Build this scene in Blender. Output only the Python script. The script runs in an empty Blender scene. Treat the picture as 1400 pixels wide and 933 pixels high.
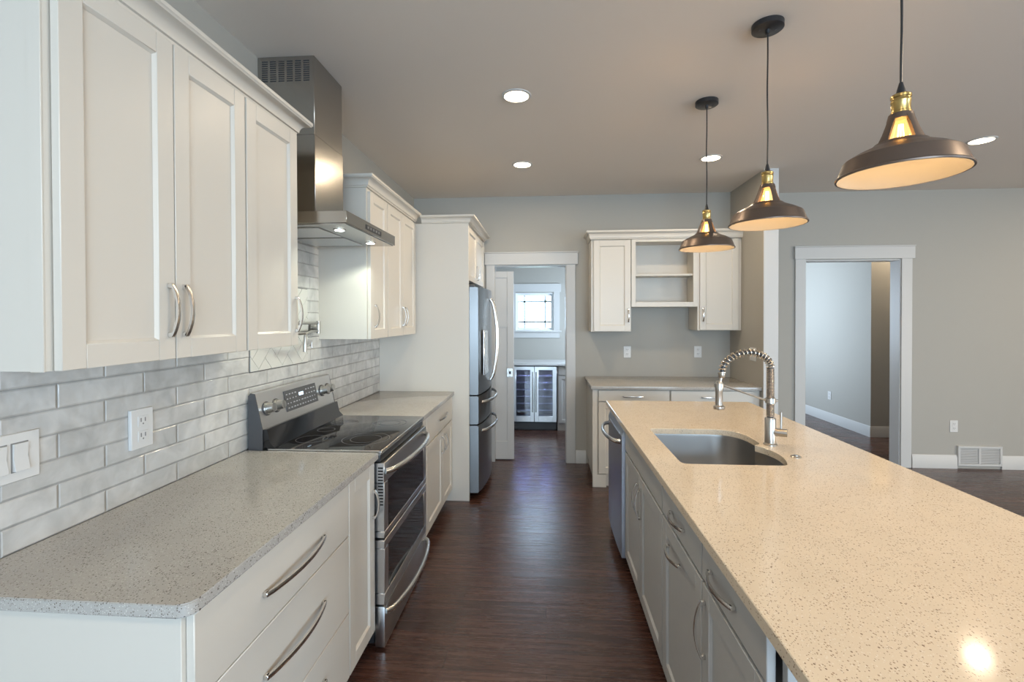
import bpy, bmesh, math, random
from mathutils import Vector, Matrix
random.seed(7)
scene = bpy.context.scene
COL = scene.collection
PI = math.pi

# ------------------------------------------------------------------ camera
CAM_H = 1.529
cam_d = bpy.data.cameras.new('camera')
cam_d.sensor_fit = 'HORIZONTAL'; cam_d.sensor_width = 36.0
cam_d.lens = 642.0 / 1400.0 * 36.0
cam_d.shift_y = -25.6 / 1400.0
cam_d.clip_start = 0.02; cam_d.clip_end = 200
cam = bpy.data.objects.new('camera', cam_d); COL.objects.link(cam)
_th, _ph, _ro = .07184, .01019, -.0024
_fw = Vector((-math.sin(_th)*math.cos(_ph), math.cos(_th)*math.cos(_ph), -math.sin(_ph)))
_rt = Vector((math.cos(_th), math.sin(_th), 0)); _up = _rt.cross(_fw)
_r2 = _rt*math.cos(_ro) + _up*math.sin(_ro); _u2 = -_rt*math.sin(_ro) + _up*math.cos(_ro)
M = Matrix.Identity(4)
for i in range(3):
    M[i][0] = _r2[i]; M[i][1] = _u2[i]; M[i][2] = -_fw[i]
M[0][3] = 0; M[1][3] = 0; M[2][3] = CAM_H
cam.matrix_world = M
scene.camera = cam

# ------------------------------------------------------------------ world, exposure, big lights
scene.view_settings.view_transform = 'Standard'
scene.view_settings.look = 'None'
scene.view_settings.gamma = 1.0
scene.view_settings.use_curve_mapping = False
scene.view_settings.exposure = 0.18
scene.cycles.use_denoising = True
scene.cycles.max_bounces = 10
scene.cycles.diffuse_bounces = 6
scene.cycles.glossy_bounces = 5
scene.cycles.transmission_bounces = 6
scene.cycles.sample_clamp_indirect = 6.0
scene.cycles.caustics_reflective = False
scene.cycles.caustics_refractive = False

world = bpy.data.worlds.new('sky'); scene.world = world; world.use_nodes = True
_bg = world.node_tree.nodes['Background']
_bg.inputs[0].default_value = (0.61, 0.81, 1.0, 1); _bg.inputs[1].default_value = 12.0

COOL = (0.66, 0.82, 1.0); SIDE = (1.0, .89, .74); WARM = (1.0, 0.66, 0.34); CAN = (1.0, 0.80, 0.56)
def area(name, loc, direction, sx, sy, power, color, spread=PI):
    d = bpy.data.lights.new(name, 'AREA'); d.shape = 'RECTANGLE'; d.size = sx; d.size_y = sy
    d.energy = power; d.color = color; d.spread = spread
    o = bpy.data.objects.new(name, d); COL.objects.link(o); o.location = loc
    o.rotation_euler = Vector(direction).to_track_quat('-Z', 'Y').to_euler()
    return o
# daylight of the rooms: portals stand in openings, area lamps before solid walls
def portal(loc, direction, sx, sy):
    o = area('daylight_portal', loc, direction, sx, sy, 1, (1, 1, 1)); o.data.cycles.is_portal = True
portal((1.75, -4.17, 1.35), (0, 1, 0), 3.0, 2.3)
portal((-0.65, -4.17, 1.45), (0, 1, 0), 1.1, 1.1)
portal((6.99, -2.4, 1.3), (-1, 0, 0), 2.2, 2.0)  # unseen opening added in the right wall to brighten the nook fronts
portal((-0.163, 7.01, 1.61), (0, -1, 0), 0.54, 0.54)
area('side_fill', (6.97, 1.2, 1.25), (-1, 0, 0), 3.0, 1.9, 95, SIDE)  # added warm fill on the closed right wall, no window there
area('pantry_side_window_daylight', (1.17, 6.0, 1.6), (-1, 0, 0), 0.5, 0.6, 42, COOL)
area('hall_window_daylight', (2.15, 7.7, 1.6), (1, 0, 0), 1.2, 1.2, 76, COOL)

# ------------------------------------------------------------------ materials
def mat(name, color, rough=.5, metal=0.0, spec=.5, coat=0.0):
    m = bpy.data.materials.new(name); m.use_nodes = True
    b = m.node_tree.nodes['Principled BSDF']
    b.inputs['Base Color'].default_value = (*color, 1); b.inputs['Roughness'].default_value = rough
    b.inputs['Metallic'].default_value = metal; b.inputs['Specular IOR Level'].default_value = spec
    b.inputs['Coat Weight'].default_value = coat
    return m
def nt(m): return m.node_tree.nodes, m.node_tree.links, m.node_tree.nodes['Principled BSDF']
def objcoord(N, L, scale=(1, 1, 1), rot=(0, 0, 0), geo=True):
    mp = N.new('ShaderNodeMapping'); mp.inputs['Scale'].default_value = scale; mp.inputs['Rotation'].default_value = rot
    if geo:
        g = N.new('ShaderNodeNewGeometry'); L.new(g.outputs['Position'], mp.inputs['Vector'])
    else:
        g = N.new('ShaderNodeTexCoord'); L.new(g.outputs['Object'], mp.inputs['Vector'])
    return mp
def noise_rough(m, scale, lo, hi, bump=0.0):
    N, L, b = nt(m); mp = objcoord(N, L, scale)
    n = N.new('ShaderNodeTexNoise'); n.inputs['Scale'].default_value = 1.0; n.inputs['Detail'].default_value = 3
    L.new(mp.outputs[0], n.inputs['Vector'])
    r = N.new('ShaderNodeMapRange'); r.inputs['To Min'].default_value = lo; r.inputs['To Max'].default_value = hi
    L.new(n.outputs['Fac'], r.inputs['Value']); L.new(r.outputs[0], b.inputs['Roughness'])
    if bump:
        bp = N.new('ShaderNodeBump'); bp.inputs['Strength'].default_value = bump; bp.inputs['Distance'].default_value = .002
        L.new(n.outputs['Fac'], bp.inputs['Height']); L.new(bp.outputs[0], b.inputs['Normal'])
    return m

MT = {}
MT['wall'] = noise_rough(mat('grey_wall_paint', (.40, .385, .350), .75), (60, 60, 60), .7, .85, .05)
MT['ceiling'] = noise_rough(mat('ceiling_paint', (.74, .695, .645), .8), (50, 50, 50), .8, .9, .05)
MT['trim'] = mat('white_trim_paint', (.56, .56, .55), .4)
MT['cabinet'] = noise_rough(mat('white_cabinet_paint', (.63, .595, .535), .38), (25, 25, 25), .34, .42)
MT['shadow'] = mat('dark_recess', (.03, .03, .032), .8)
MT['gap_shade'] = mat('island_gap_shade', (.09, .088, .085), .6)  # carcass darkened to paint the shade in gaps between island fronts
MT['islandgrey'] = noise_rough(mat('grey_cabinet_paint', (.44, .432, .42), .4), (25, 25, 25), .36, .46)
MT['steel'] = noise_rough(mat('brushed_stainless', (.60, .60, .60), .28, 1.0), (6, 6, 180), .26, .32)
MT['steel_side'] = noise_rough(mat('brushed_stainless_hood', (.43, .415, .39), .3, 1.0), (180, 6, 4), .18, .26)
MT['steel_light'] = mat('satin_steel_bar', (.72, .71, .69), .25, 1.0)
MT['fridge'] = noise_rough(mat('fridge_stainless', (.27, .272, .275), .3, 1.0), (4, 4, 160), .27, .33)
MT['guard'] = noise_rough(mat('satin_backguard', (.70, .70, .70), .36, 1.0), (6, 160, 6), .33, .42)
MT['knob'] = mat('knob_steel', (.55, .54, .52), .3, 1.0)
MT['chrome'] = mat('polished_nickel', (.74, .71, .67), .24, 1.0)
MT['sinksteel'] = noise_rough(mat('sink_steel', (.36, .35, .34), .3, 1.0), (8, 120, 8), .26, .4)
MT['blackglass'] = mat('black_glass', (.008, .008, .01), .06, 0, .6)
MT['black'] = mat('black_enamel', (.02, .02, .022), .35)
MT['darkgrey'] = mat('dark_grey_plastic', (.07, .07, .075), .4)
MT['ring'] = mat('burner_print', (.16, .16, .17), .3)
MT['brass'] = mat('brass', (.50, .37, .15), .28, 1.0)
MT['bronze'] = noise_rough(mat('aged_bronze', (.155, .12, .10), .38, .75), (40, 40, 8), .3, .46)
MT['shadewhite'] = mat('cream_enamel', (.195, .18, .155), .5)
MT['plastic'] = mat('white_plastic', (.66, .66, .65), .35)
MT['plasticgrey'] = mat('slot_grey', (.22, .22, .22), .5)
MT['grout'] = mat('dark_grout', (.30, .30, .29), .8)
MT['white_vinyl'] = mat('white_vinyl', (.82, .84, .86), .4)
MT['leaf'] = mat('foliage', (.10, .13, .07), .8)
MT['bark'] = mat('bark', (.12, .10, .08), .9)
MT['lawn'] = mat('lawn', (.35, .38, .28), .9)

def emis(name, color, strength):
    m = mat(name, color, .5); N, L, b = nt(m)
    b.inputs['Emission Color'].default_value = (*color, 1); b.inputs['Emission Strength'].default_value = strength
    return m
MT['canlight'] = emis('lit_can_lens', (1.0, .86, .62), 9)
MT['filament'] = emis('glowing_filament', (1.0, .62, .22), 14)
MT['hoodlamp'] = emis('lit_hood_lamp', (.95, 1.0, .92), 8)
MT['clock'] = emis('lit_display', (.6, .8, 1.0), 1.5)
MT['coolerled'] = emis('blue_led', (.45, .5, 1.0), 3.0)

def glass(name, color=(1, 1, 1), gloss=.12, rough=.02):
    m = bpy.data.materials.new(name); m.use_nodes = True; N = m.node_tree.nodes; L = m.node_tree.links
    N.clear(); o = N.new('ShaderNodeOutputMaterial'); mx = N.new('ShaderNodeMixShader')
    t = N.new('ShaderNodeBsdfTransparent'); t.inputs[0].default_value = (*color, 1)
    g = N.new('ShaderNodeBsdfGlossy'); g.inputs['Roughness'].default_value = rough
    mx.inputs[0].default_value = gloss
    L.new(t.outputs[0], mx.inputs[1]); L.new(g.outputs[0], mx.inputs[2]); L.new(mx.outputs[0], o.inputs[0])
    return m
MT['glass'] = glass('window_glass', (.96, .98, 1), .06)
MT['bulb'] = glass('amber_bulb_glass', (1.0, .86, .62), .1)
_n = MT['bulb'].node_tree; _e = _n.nodes.new('ShaderNodeEmission'); _e.inputs[0].default_value = (1, .62, .22, 1); _e.inputs[1].default_value = .55
_a = _n.nodes.new('ShaderNodeAddShader'); _o = _n.nodes['Material Output']; _mx = _o.inputs[0].links[0].from_node; _n.links.new(_mx.outputs[0], _a.inputs[0]); _n.links.new(_e.outputs[0], _a.inputs[1]); _n.links.new(_a.outputs[0], _o.inputs[0])
MT['coolerglass'] = glass('cooler_glass', (.62, .64, .75), .12)

# quartz with dark flecks
def quartz(name, base, fleck, light, rough=.16):
    m = mat(name, base, rough, 0, .5); N, L, b = nt(m)
    def flecks(scale, thr, soft, seed):
        mp = objcoord(N, L, (scale, scale*.8, scale)); mp.inputs['Location'].default_value = (seed, seed*2, seed)
        v = N.new('ShaderNodeTexVoronoi'); v.inputs['Scale'].default_value = 1.0
        L.new(mp.outputs[0], v.inputs['Vector'])
        # only some of the cells carry a fleck, and each is irregular in size
        s = N.new('ShaderNodeSeparateColor'); L.new(v.outputs['Color'], s.inputs[0])
        mu = N.new('ShaderNodeMath'); mu.operation = 'MULTIPLY'; mu.inputs[1].default_value = thr; L.new(s.outputs[0], mu.inputs[0])
        lt = N.new('ShaderNodeMath'); lt.operation = 'LESS_THAN'; L.new(v.outputs['Distance'], lt.inputs[0]); L.new(mu.outputs[0], lt.inputs[1])
        gt = N.new('ShaderNodeMath'); gt.operation = 'GREATER_THAN'; gt.inputs[1].default_value = soft; L.new(s.outputs[1], gt.inputs[0])
        a = N.new('ShaderNodeMath'); a.operation = 'MULTIPLY'; L.new(lt.outputs[0], a.inputs[0]); L.new(gt.outputs[0], a.inputs[1])
        return a
    n = N.new('ShaderNodeTexNoise'); n.inputs['Scale'].default_value = 9; n.inputs['Detail'].default_value = 6
    mp = objcoord(N, L); L.new(mp.outputs[0], n.inputs['Vector'])
    c = N.new('ShaderNodeMixRGB'); c.inputs[1].default_value = (*[x*.93 for x in base], 1); c.inputs[2].default_value = (*[min(1, x*1.07) for x in base], 1)
    L.new(n.outputs['Fac'], c.inputs[0])
    last = c.outputs[0]
    for (sc_, th_, so_, sd, colr, amt) in ((230, .42, .30, 1.3, fleck, .75), (140, .30, .62, 7.7, [x*.65 for x in fleck], .85), (260, .4, .50, 3.1, light, .6)):
        a = flecks(sc_, th_, so_, sd)
        am = N.new('ShaderNodeMath'); am.operation = 'MULTIPLY'; am.inputs[1].default_value = amt; L.new(a.outputs[0], am.inputs[0])
        x = N.new('ShaderNodeMixRGB'); x.inputs[2].default_value = (*colr, 1)
        L.new(am.outputs[0], x.inputs[0]); L.new(last, x.inputs[1]); last = x.outputs[0]
    L.new(last, b.inputs['Base Color'])
    return m
MT['quartz_grey'] = quartz('grey_quartz', (.40, .385, .36), (.10, .08, .065), (.66, .64, .60), .14)
MT['quartz_lamp_warmed'] = quartz('lamp_warmed_quartz', (.74, .63, .49), (.30, .20, .13), (.85, .80, .72), .10)  # warm pendant light painted into the island stone's base colour

# plank floor, planks running across the view
def floor_mat():
    m = mat('dark_plank_floor', (.06, .035, .028), .3, 0, .85); N, L, b = nt(m)
    mp = objcoord(N, L)
    br = N.new('ShaderNodeTexBrick'); br.offset = .37; br.offset_frequency = 2
    br.inputs['Scale'].default_value = 1.0; br.inputs['Brick Width'].default_value = 1.22; br.inputs['Row Height'].default_value = .125
    br.inputs['Mortar Size'].default_value = .0012; br.inputs['Mortar Smooth'].default_value = .1
    br.inputs['Color1'].default_value = (.078, .036, .026, 1); br.inputs['Color2'].default_value = (.050, .024, .018, 1); br.inputs['Mortar'].default_value = (.012, .008, .007, 1)
    L.new(mp.outputs[0], br.inputs['Vector'])
    mp2 = objcoord(N, L, (2.2, 46, 1)); n = N.new('ShaderNodeTexNoise'); n.inputs['Scale'].default_value = 1; n.inputs['Detail'].default_value = 8; n.inputs['Roughness'].default_value = .65
    L.new(mp2.outputs[0], n.inputs['Vector'])
    r = N.new('ShaderNodeValToRGB'); r.color_ramp.elements[0].position = .32; r.color_ramp.elements[0].color = (.55, .5, .5, 1)
    r.color_ramp.elements[1].position = .72; r.color_ramp.elements[1].color = (1.5, 1.45, 1.4, 1)
    L.new(n.outputs['Fac'], r.inputs[0])
    mx = N.new('ShaderNodeMixRGB'); mx.blend_type = 'MULTIPLY'; mx.inputs[0].default_value = 1
    L.new(br.outputs['Color'], mx.inputs[1]); L.new(r.outputs[0], mx.inputs[2]); L.new(mx.outputs[0], b.inputs['Base Color'])
    rr = N.new('ShaderNodeMapRange'); rr.inputs['To Min'].default_value = .20; rr.inputs['To Max'].default_value = .34
    L.new(n.outputs['Fac'], rr.inputs['Value']); L.new(rr.outputs[0], b.inputs['Roughness'])
    mp3 = objcoord(N, L, (1.2, 9, 1)); n3 = N.new('ShaderNodeTexNoise'); n3.inputs['Scale'].default_value = 1.0; n3.inputs['Detail'].default_value = 3
    L.new(mp3.outputs[0], n3.inputs['Vector'])
    ad = N.new('ShaderNodeMath'); ad.operation = 'MULTIPLY_ADD'; ad.inputs[1].default_value = .35
    L.new(n.outputs['Fac'], ad.inputs[0]); L.new(n3.outputs['Fac'], ad.inputs[2])
    sb = N.new('ShaderNodeMath'); sb.operation = 'SUBTRACT'; L.new(ad.outputs[0], sb.inputs[0]); L.new(br.outputs['Fac'], sb.inputs[1])
    bp = N.new('ShaderNodeBump'); bp.inputs['Strength'].default_value = .5; bp.inputs['Distance'].default_value = .003
    L.new(sb.outputs[0], bp.inputs['Height']); L.new(bp.outputs[0], b.inputs['Normal'])
    return m
MT['floor'] = floor_mat()

# handmade glossy subway tile on the plane x = const: brick u = y, brick v = z
TW, TH, TZ0 = .290, .0718, .912
def tile_mat():
    m = mat('grey_white_subway_tile', (.6, .6, .58), .15); N, L, b = nt(m)
    g = N.new('ShaderNodeNewGeometry'); sp = N.new('ShaderNodeSeparateXYZ'); L.new(g.outputs['Position'], sp.inputs[0])
    cb = N.new('ShaderNodeCombineXYZ')
    au = N.new('ShaderNodeMath'); au.operation = 'ADD'; au.inputs[1].default_value = -1.245 + TW*20
    av = N.new('ShaderNodeMath'); av.operation = 'ADD'; av.inputs[1].default_value = -TZ0 + TH*20
    L.new(sp.outputs[1], au.inputs[0]); L.new(sp.outputs[2], av.inputs[0]); L.new(au.outputs[0], cb.inputs[0]); L.new(av.outputs[0], cb.inputs[1])
    br = N.new('ShaderNodeTexBrick'); br.offset = .5; br.offset_frequency = 2
    br.inputs['Scale'].default_value = 1; br.inputs['Brick Width'].default_value = TW; br.inputs['Row Height'].default_value = TH
    br.inputs['Mortar Size'].default_value = .0019; br.inputs['Mortar Smooth'].default_value = .25
    br.inputs['Color1'].default_value = (.46, .46, .45, 1); br.inputs['Color2'].default_value = (.57, .565, .55, 1); br.inputs['Mortar'].default_value = (.34, .34, .33, 1)
    L.new(cb.outputs[0], br.inputs['Vector'])
    n = N.new('ShaderNodeTexNoise'); n.inputs['Scale'].default_value = 11; n.inputs['Detail'].default_value = 4; n.inputs['Distortion'].default_value = .8
    L.new(g.outputs['Position'], n.inputs['Vector'])
    rp = N.new('ShaderNodeMapRange'); rp.inputs['To Min'].default_value = .84; rp.inputs['To Max'].default_value = 1.14; rp.inputs['From Min'].default_value = .3; rp.inputs['From Max'].default_value = .7
    L.new(n.outputs['Fac'], rp.inputs['Value'])
    mx = N.new('ShaderNodeVectorMath'); mx.operation = 'SCALE'; L.new(br.outputs['Color'], mx.inputs[0]); L.new(rp.outputs[0], mx.inputs['Scale'])
    L.new(mx.outputs[0], b.inputs['Base Color'])
    n2 = N.new('ShaderNodeTexNoise'); n2.inputs['Scale'].default_value = 14; n2.inputs['Detail'].default_value = 2
    L.new(g.outputs['Position'], n2.inputs['Vector'])
    # the tile edge rolls off toward the joint
    br2 = N.new('ShaderNodeTexBrick'); br2.offset = .5; br2.offset_frequency = 2
    br2.inputs['Scale'].default_value = 1; br2.inputs['Brick Width'].default_value = TW; br2.inputs['Row Height'].default_value = TH
    br2.inputs['Mortar Size'].default_value = .006; br2.inputs['Mortar Smooth'].default_value = 1.0
    L.new(cb.outputs[0], br2.inputs['Vector'])
    ma = N.new('ShaderNodeMath'); ma.operation = 'MULTIPLY_ADD'; ma.inputs[1].default_value = -.55; L.new(br2.outputs['Fac'], ma.inputs[0]); L.new(n2.outputs['Fac'], ma.inputs[2])
    bp = N.new('ShaderNodeBump'); bp.inputs['Strength'].default_value = .7; bp.inputs['Distance'].default_value = .009
    L.new(ma.outputs[0], bp.inputs['Height']); L.new(bp.outputs[0], b.inputs['Normal'])
    rr = N.new('ShaderNodeMapRange'); rr.inputs['To Min'].default_value = .14; rr.inputs['To Max'].default_value = .7; L.new(br.outputs['Fac'], rr.inputs['Value']); L.new(rr.outputs[0], b.inputs['Roughness'])
    return m
MT['tile'] = tile_mat()
MT['insettile'] = noise_rough(mat('pale_inset_tile', (.60, .595, .56), .15), (14, 14, 14), .12, .22, .5)

# ------------------------------------------------------------------ mesh helpers
class Frame:                                  # u along the face, v up, w out of the face
    def __init__(s, kind, c): s.k, s.c = kind, c
    def __call__(s, u, v, w=0.0):
        if s.k == '+x': return Vector((s.c + w, u, v))
        if s.k == '-x': return Vector((s.c - w, u, v))
        if s.k == '-y': return Vector((u, s.c - w, v))
        if s.k == '+y': return Vector((u, s.c + w, v))
class MB:
    def __init__(s): s.bm = bmesh.new()
    def box(s, x0, x1, y0, y1, z0, z1, bev=0.0, seg=1):
        x0, x1 = sorted((x0, x1)); y0, y1 = sorted((y0, y1)); z0, z1 = sorted((z0, z1))
        b = bmesh.new()
        mt = Matrix.Translation(((x0+x1)/2, (y0+y1)/2, (z0+z1)/2)) @ Matrix.Diagonal((x1-x0, y1-y0, z1-z0, 1))
        bmesh.ops.create_cube(b, size=1, matrix=mt)
        if bev > 0:
            bev = min(bev, (x1-x0)*.45, (y1-y0)*.45, (z1-z0)*.45)
            bmesh.ops.bevel(b, geom=b.edges[:], offset=bev, segments=seg, affect='EDGES', profile=.5)
        s.merge(b); return s
    def fbox(s, F, u0, u1, v0, v1, w0, w1, bev=0.0, seg=1):
        a, c = F(u0, v0, w0), F(u1, v1, w1)
        return s.box(a.x, c.x, a.y, c.y, a.z, c.z, bev, seg)
    def merge(s, b):
        tmp = bpy.data.meshes.new('tmp'); b.to_mesh(tmp); b.free(); s.bm.from_mesh(tmp); bpy.data.meshes.remove(tmp)
    def cyl(s, p0, p1, r0, r1=None, seg=20, cap=True):
        r1 = r0 if r1 is None else r1
        p0, p1 = Vector(p0), Vector(p1); d = p1-p0
        q = d.to_track_quat('Z', 'Y').to_matrix().to_4x4()
        mt = Matrix.Translation((p0+p1)/2) @ q
        bmesh.ops.create_cone(s.bm, cap_ends=cap, segments=seg, radius1=r0, radius2=r1, depth=d.length, matrix=mt)
        return s
    def lathe(s, c, prof, seg=48, axis='z', close=False):
        rings = []
        for r, h in prof:
            ring = []
            for i in range(seg):
                a = 2*PI*i/seg; u, v = r*math.cos(a), r*math.sin(a)
                p = {'z': (u, v, h), 'x': (h, u, v), 'y': (u, h, v)}[axis]
                ring.append(s.bm.verts.new((c[0]+p[0], c[1]+p[1], c[2]+p[2])))
            rings.append(ring)
        pairs = list(zip(rings, rings[1:]))
        if close: pairs.append((rings[-1], rings[0]))
        for a, b in pairs:
            for i in range(seg):
                j = (i+1) % seg
                s.bm.faces.new((a[i], a[j], b[j], b[i]))
        if not close:
            for ring, r in ((rings[0], prof[0][0]), (rings[-1], prof[-1][0])):
                if r > 0: s.bm.faces.new(ring)
        return s
    def sweep(s, pts, section, ref=None, closed=False, radii=None):
        """section: list of (a,b); a along ref-ish side vector, b along normal"""
        pts = [Vector(p) for p in pts]; n = len(pts); rings = []
        side = Vector(ref) if ref is not None else None
        prev = None
        for i, p in enumerate(pts):
            if closed: t = (pts[(i+1) % n]-pts[i-1]).normalized()
            else: t = (pts[min(i+1, n-1)]-pts[max(i-1, 0)]).normalized()
            if side is not None: sd = (side - t*side.dot(t)).normalized()
            else:
                if prev is None:
                    prev = t.orthogonal().normalized()
                sd = (prev - t*prev.dot(t)).normalized(); prev = sd
            nn = t.cross(sd); k = radii[i] if radii else 1.0
            rings.append([s.bm.verts.new(p + sd*a*k + nn*b*k) for a, b in section])
        m = len(section)
        rng = list(zip(rings, rings[1:])) + ([(rings[-1], rings[0])] if closed else [])
        for A, B in rng:
            for i in range(m):
                j = (i+1) % m; s.bm.faces.new((A[i], A[j], B[j], B[i]))
        if not closed: s.bm.faces.new(rings[0]); s.bm.faces.new(rings[-1])
        return s
    def tube(s, pts, r, seg=10, closed=False, radii=None):
        return s.sweep(pts, [(r*math.cos(2*PI*i/seg), r*math.sin(2*PI*i/seg)) for i in range(seg)], None, closed, radii)
    def prism(s, poly, axis, a0, a1):
        """poly in the two other axes (x: (y,z); y: (x,z); z: (x,y))"""
        def P(p, a): return {'x': (a, p[0], p[1]), 'y': (p[0], a, p[1]), 'z': (p[0], p[1], a)}[axis]
        A = [s.bm.verts.new(P(p, a0)) for p in poly]; B = [s.bm.verts.new(P(p, a1)) for p in poly]
        s.bm.faces.new(A); s.bm.faces.new(B); n = len(poly)
        for i in range(n):
            j = (i+1) % n; s.bm.faces.new((A[i], A[j], B[j], B[i]))
        return s
    def build(s, name, material, parent=None, base=None, smooth=.65, label=None):
        bm = s.bm
        bmesh.ops.recalc_face_normals(bm, faces=bm.faces[:])
        for f in bm.faces: f.smooth = True
        for e in bm.edges:
            e.smooth = (len(e.link_faces) == 2 and e.calc_face_angle(9) < smooth)
        me = bpy.data.meshes.new(name)
        if parent is not None: org = ORG[parent]
        elif base is not None: org = Vector(base)
        else:
            xs = [v.co for v in bm.verts]
            org = Vector(((min(v.x for v in xs)+max(v.x for v in xs))/2, (min(v.y for v in xs)+max(v.y for v in xs))/2, min(v.z for v in xs)))
        bmesh.ops.translate(bm, verts=bm.verts[:], vec=-org)
        bm.to_mesh(me); bm.free(); me.materials.append(material)
        o = bpy.data.objects.new(name, me); COL.objects.link(o)
        if parent is not None: o.parent = parent; ORG[o] = org
        else: o.location = org; ORG[o] = org
        if label: o['label'] = label
        return o
ORG = {}
def thing(name, label, cat, loc, group=None):
    o = bpy.data.objects.new(name, None); COL.objects.link(o); o.location = loc
    o.empty_display_size = .05
    ORG[o] = Vector(loc); return tag(o, label, cat, group)
def tag(o, label, cat, group=None):
    o['label'] = label; o['category'] = cat
    if group: o['group'] = group
    return o
def struct(name, mb, m, **k):
    o = mb.build(name, m, **k)
    if k.get('parent') is None: o['kind'] = 'structure'
    return o

def offset_path(path, d):
    """offset a plan polyline outward (right-hand side of travel) with mitres"""
    out = []; n = len(path)
    for i, p in enumerate(path):
        ns = []
        if i > 0: a = (Vector(p)-Vector(path[i-1])).normalized(); ns.append(Vector((a.y, -a.x)))
        if i < n-1: a = (Vector(path[i+1])-Vector(p)).normalized(); ns.append(Vector((a.y, -a.x)))
        if len(ns) == 2:
            m = (ns[0]+ns[1]); m = m/m.length; k = 1/m.dot(ns[0]); out.append(Vector(p)+m*d*k)
        else: out.append(Vector(p)+ns[0]*d)
    return out
def molding(mb, path, prof):
    """prof: (d, z) closed outline; path travels with outside on its right"""
    cols = [[mb.bm.verts.new((q.x, q.y, z)) for q in offset_path(path, d)] for d, z in prof]
    n = len(path); m = len(prof)
    for i in range(m):
        a, b = cols[i], cols[(i+1) % m]
        for k in range(n-1): mb.bm.faces.new((a[k], a[k+1], b[k+1], b[k]))
    mb.bm.faces.new([c[0] for c in cols]); mb.bm.faces.new([c[-1] for c in cols])
    return mb
def crown_prof(z0, z1, out):
    h = z1-z0
    P = [(0, z0), (.008, z0), (.010, z0+.12*h), (.016, z0+.16*h)]
    for i in range(7):
        t = i/6; P.append((.016+(out-.022)*(1-math.cos(t*PI/2)), z0+.16*h+(.56*h)*math.sin(t*PI/2)))
    P += [(out-.004, z0+.78*h), (out, z0+.82*h), (out, z1), (0, z1)]
    return P

def shaker(F, u0, u1, v0, v1, parent, m, th=.02, st=.057, name='door'):
    mb = MB(); w0, w1 = .0, th
    mb.fbox(F, u0, u0+st, v0, v1, w0, w1, .0015); mb.fbox(F, u1-st, u1, v0, v1, w0, w1, .0015)
    mb.fbox(F, u0+st, u1-st, v0, v0+st, w0, w1, .0015); mb.fbox(F, u0+st, u1-st, v1-st, v1, w0, w1, .0015)
    mb.fbox(F, u0+st-.004, u1-st+.004, v0+st-.004, v1-st+.004, w0+.003, w1-.010)
    # small sloped bead round the recessed panel
    b = .007
    def P(u, v, w): return mb.bm.verts.new(F(u, v, w))
    o = [(u0+st, v0+st), (u1-st, v0+st), (u1-st, v1-st), (u0+st, v1-st)]
    i_ = [(u0+st+b, v0+st+b), (u1-st-b, v0+st+b), (u1-st-b, v1-st-b), (u0+st+b, v1-st-b)]
    A = [P(*p, w1-.002) for p in o]; B = [P(*p, w1-.0095) for p in i_]; C = [P(*p, w1-.0095) for p in o]
    for k in range(4):
        j = (k+1) % 4; mb.bm.faces.new((A[k], A[j], B[j], B[k])); mb.bm.faces.new((C[k], C[j], B[j], B[k])); mb.bm.faces.new((A[k], A[j], C[j], C[k]))
    return mb.build(name, m, parent)
def slab(F, u0, u1, v0, v1, parent, m, th=.02, name='drawer'):
    return MB().fbox(F, u0, u1, v0, v1, 0, th, .002).build(name, m, parent)
def pull(F, uc, vc, L, vertical, parent, w0=.02, proj=.030, wid=.011, thk=.006, m=None, name='handle', label=None, seg=18):
    """bowed bar pull on two small feet"""
    mb = MB(); pts = []
    for i in range(seg+1):
        t = i/seg; s_ = (t-.5)*L
        w = w0 + .010 + (proj-.010)*math.sin(PI*t)**.8
        pts.append(F(uc, vc+s_, w) if vertical else F(uc+s_, vc, w))
    side = (F(1, 0, 0)-F(0, 0, 0)) if vertical else Vector((0, 0, 1))
    hw, ht = wid/2, thk/2
    sec = [(-hw, -ht), (-hw*.6, -ht*1.25), (hw*.6, -ht*1.25), (hw, -ht), (hw, ht), (hw*.6, ht*1.25), (-hw*.6, ht*1.25), (-hw, ht)]
    mb.sweep(pts, sec, side)
    for sg in (-1, 1):
        c = sg*(L/2-.004)
        if vertical: mb.fbox(F, uc-hw, uc+hw, vc+c-.007, vc+c+.007, w0, w0+.014, .0015)
        else: mb.fbox(F, uc+c-.007, uc+c+.007, vc-hw, vc+hw, w0, w0+.014, .0015)
    return mb.build(name, m or MT['chrome'], parent, label=label)

# ================================================================== SETTING
XW = -1.403; ZC = 2.803; YB = 4.95; YR = 5.02
struct('floor', MB().box(-1.6, 7.15, -4.35, 9.15, -.06, 0), MT['floor'])
struct('ceiling', MB().box(-1.6, 7.15, -4.35, 9.15, ZC, ZC+.08), MT['ceiling'])
struct('wall_left', MB().box(XW-.14, XW, -4.3, 7.05, 0, ZC), MT['wall'])
# kitchen back wall with the pocket door slot
w = MB(); DX0, DX1, DZ = -.541, .22, 2.08
w.box(XW, DX0, YB, YB+.04, 0, ZC); w.box(XW, DX0, YB+.10, YB+.14, 0, ZC)
w.box(XW, DX0, YB+.04, YB+.10, 2.09, ZC)
w.box(DX1, 1.88, YB, YB+.14, 0, ZC); w.box(DX0, DX1, YB, YB+.14, DZ, ZC)
struct('wall_back', w, MT['wall'])
struct('wall_nook', MB().box(1.88, 1.985, 4.20, 5.16, 0, ZC), MT['wall'])
w = MB(); OX0, OX1, OZ = 2.646, 3.581, 2.11
w.box(1.985, OX0, YR, YR+.13, 0, ZC); w.box(OX1, 7.0, YR, YR+.13, 0, ZC); w.box(OX0, OX1, YR, YR+.13, OZ, ZC)
struct('wall_living', w, MT['wall'])
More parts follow.
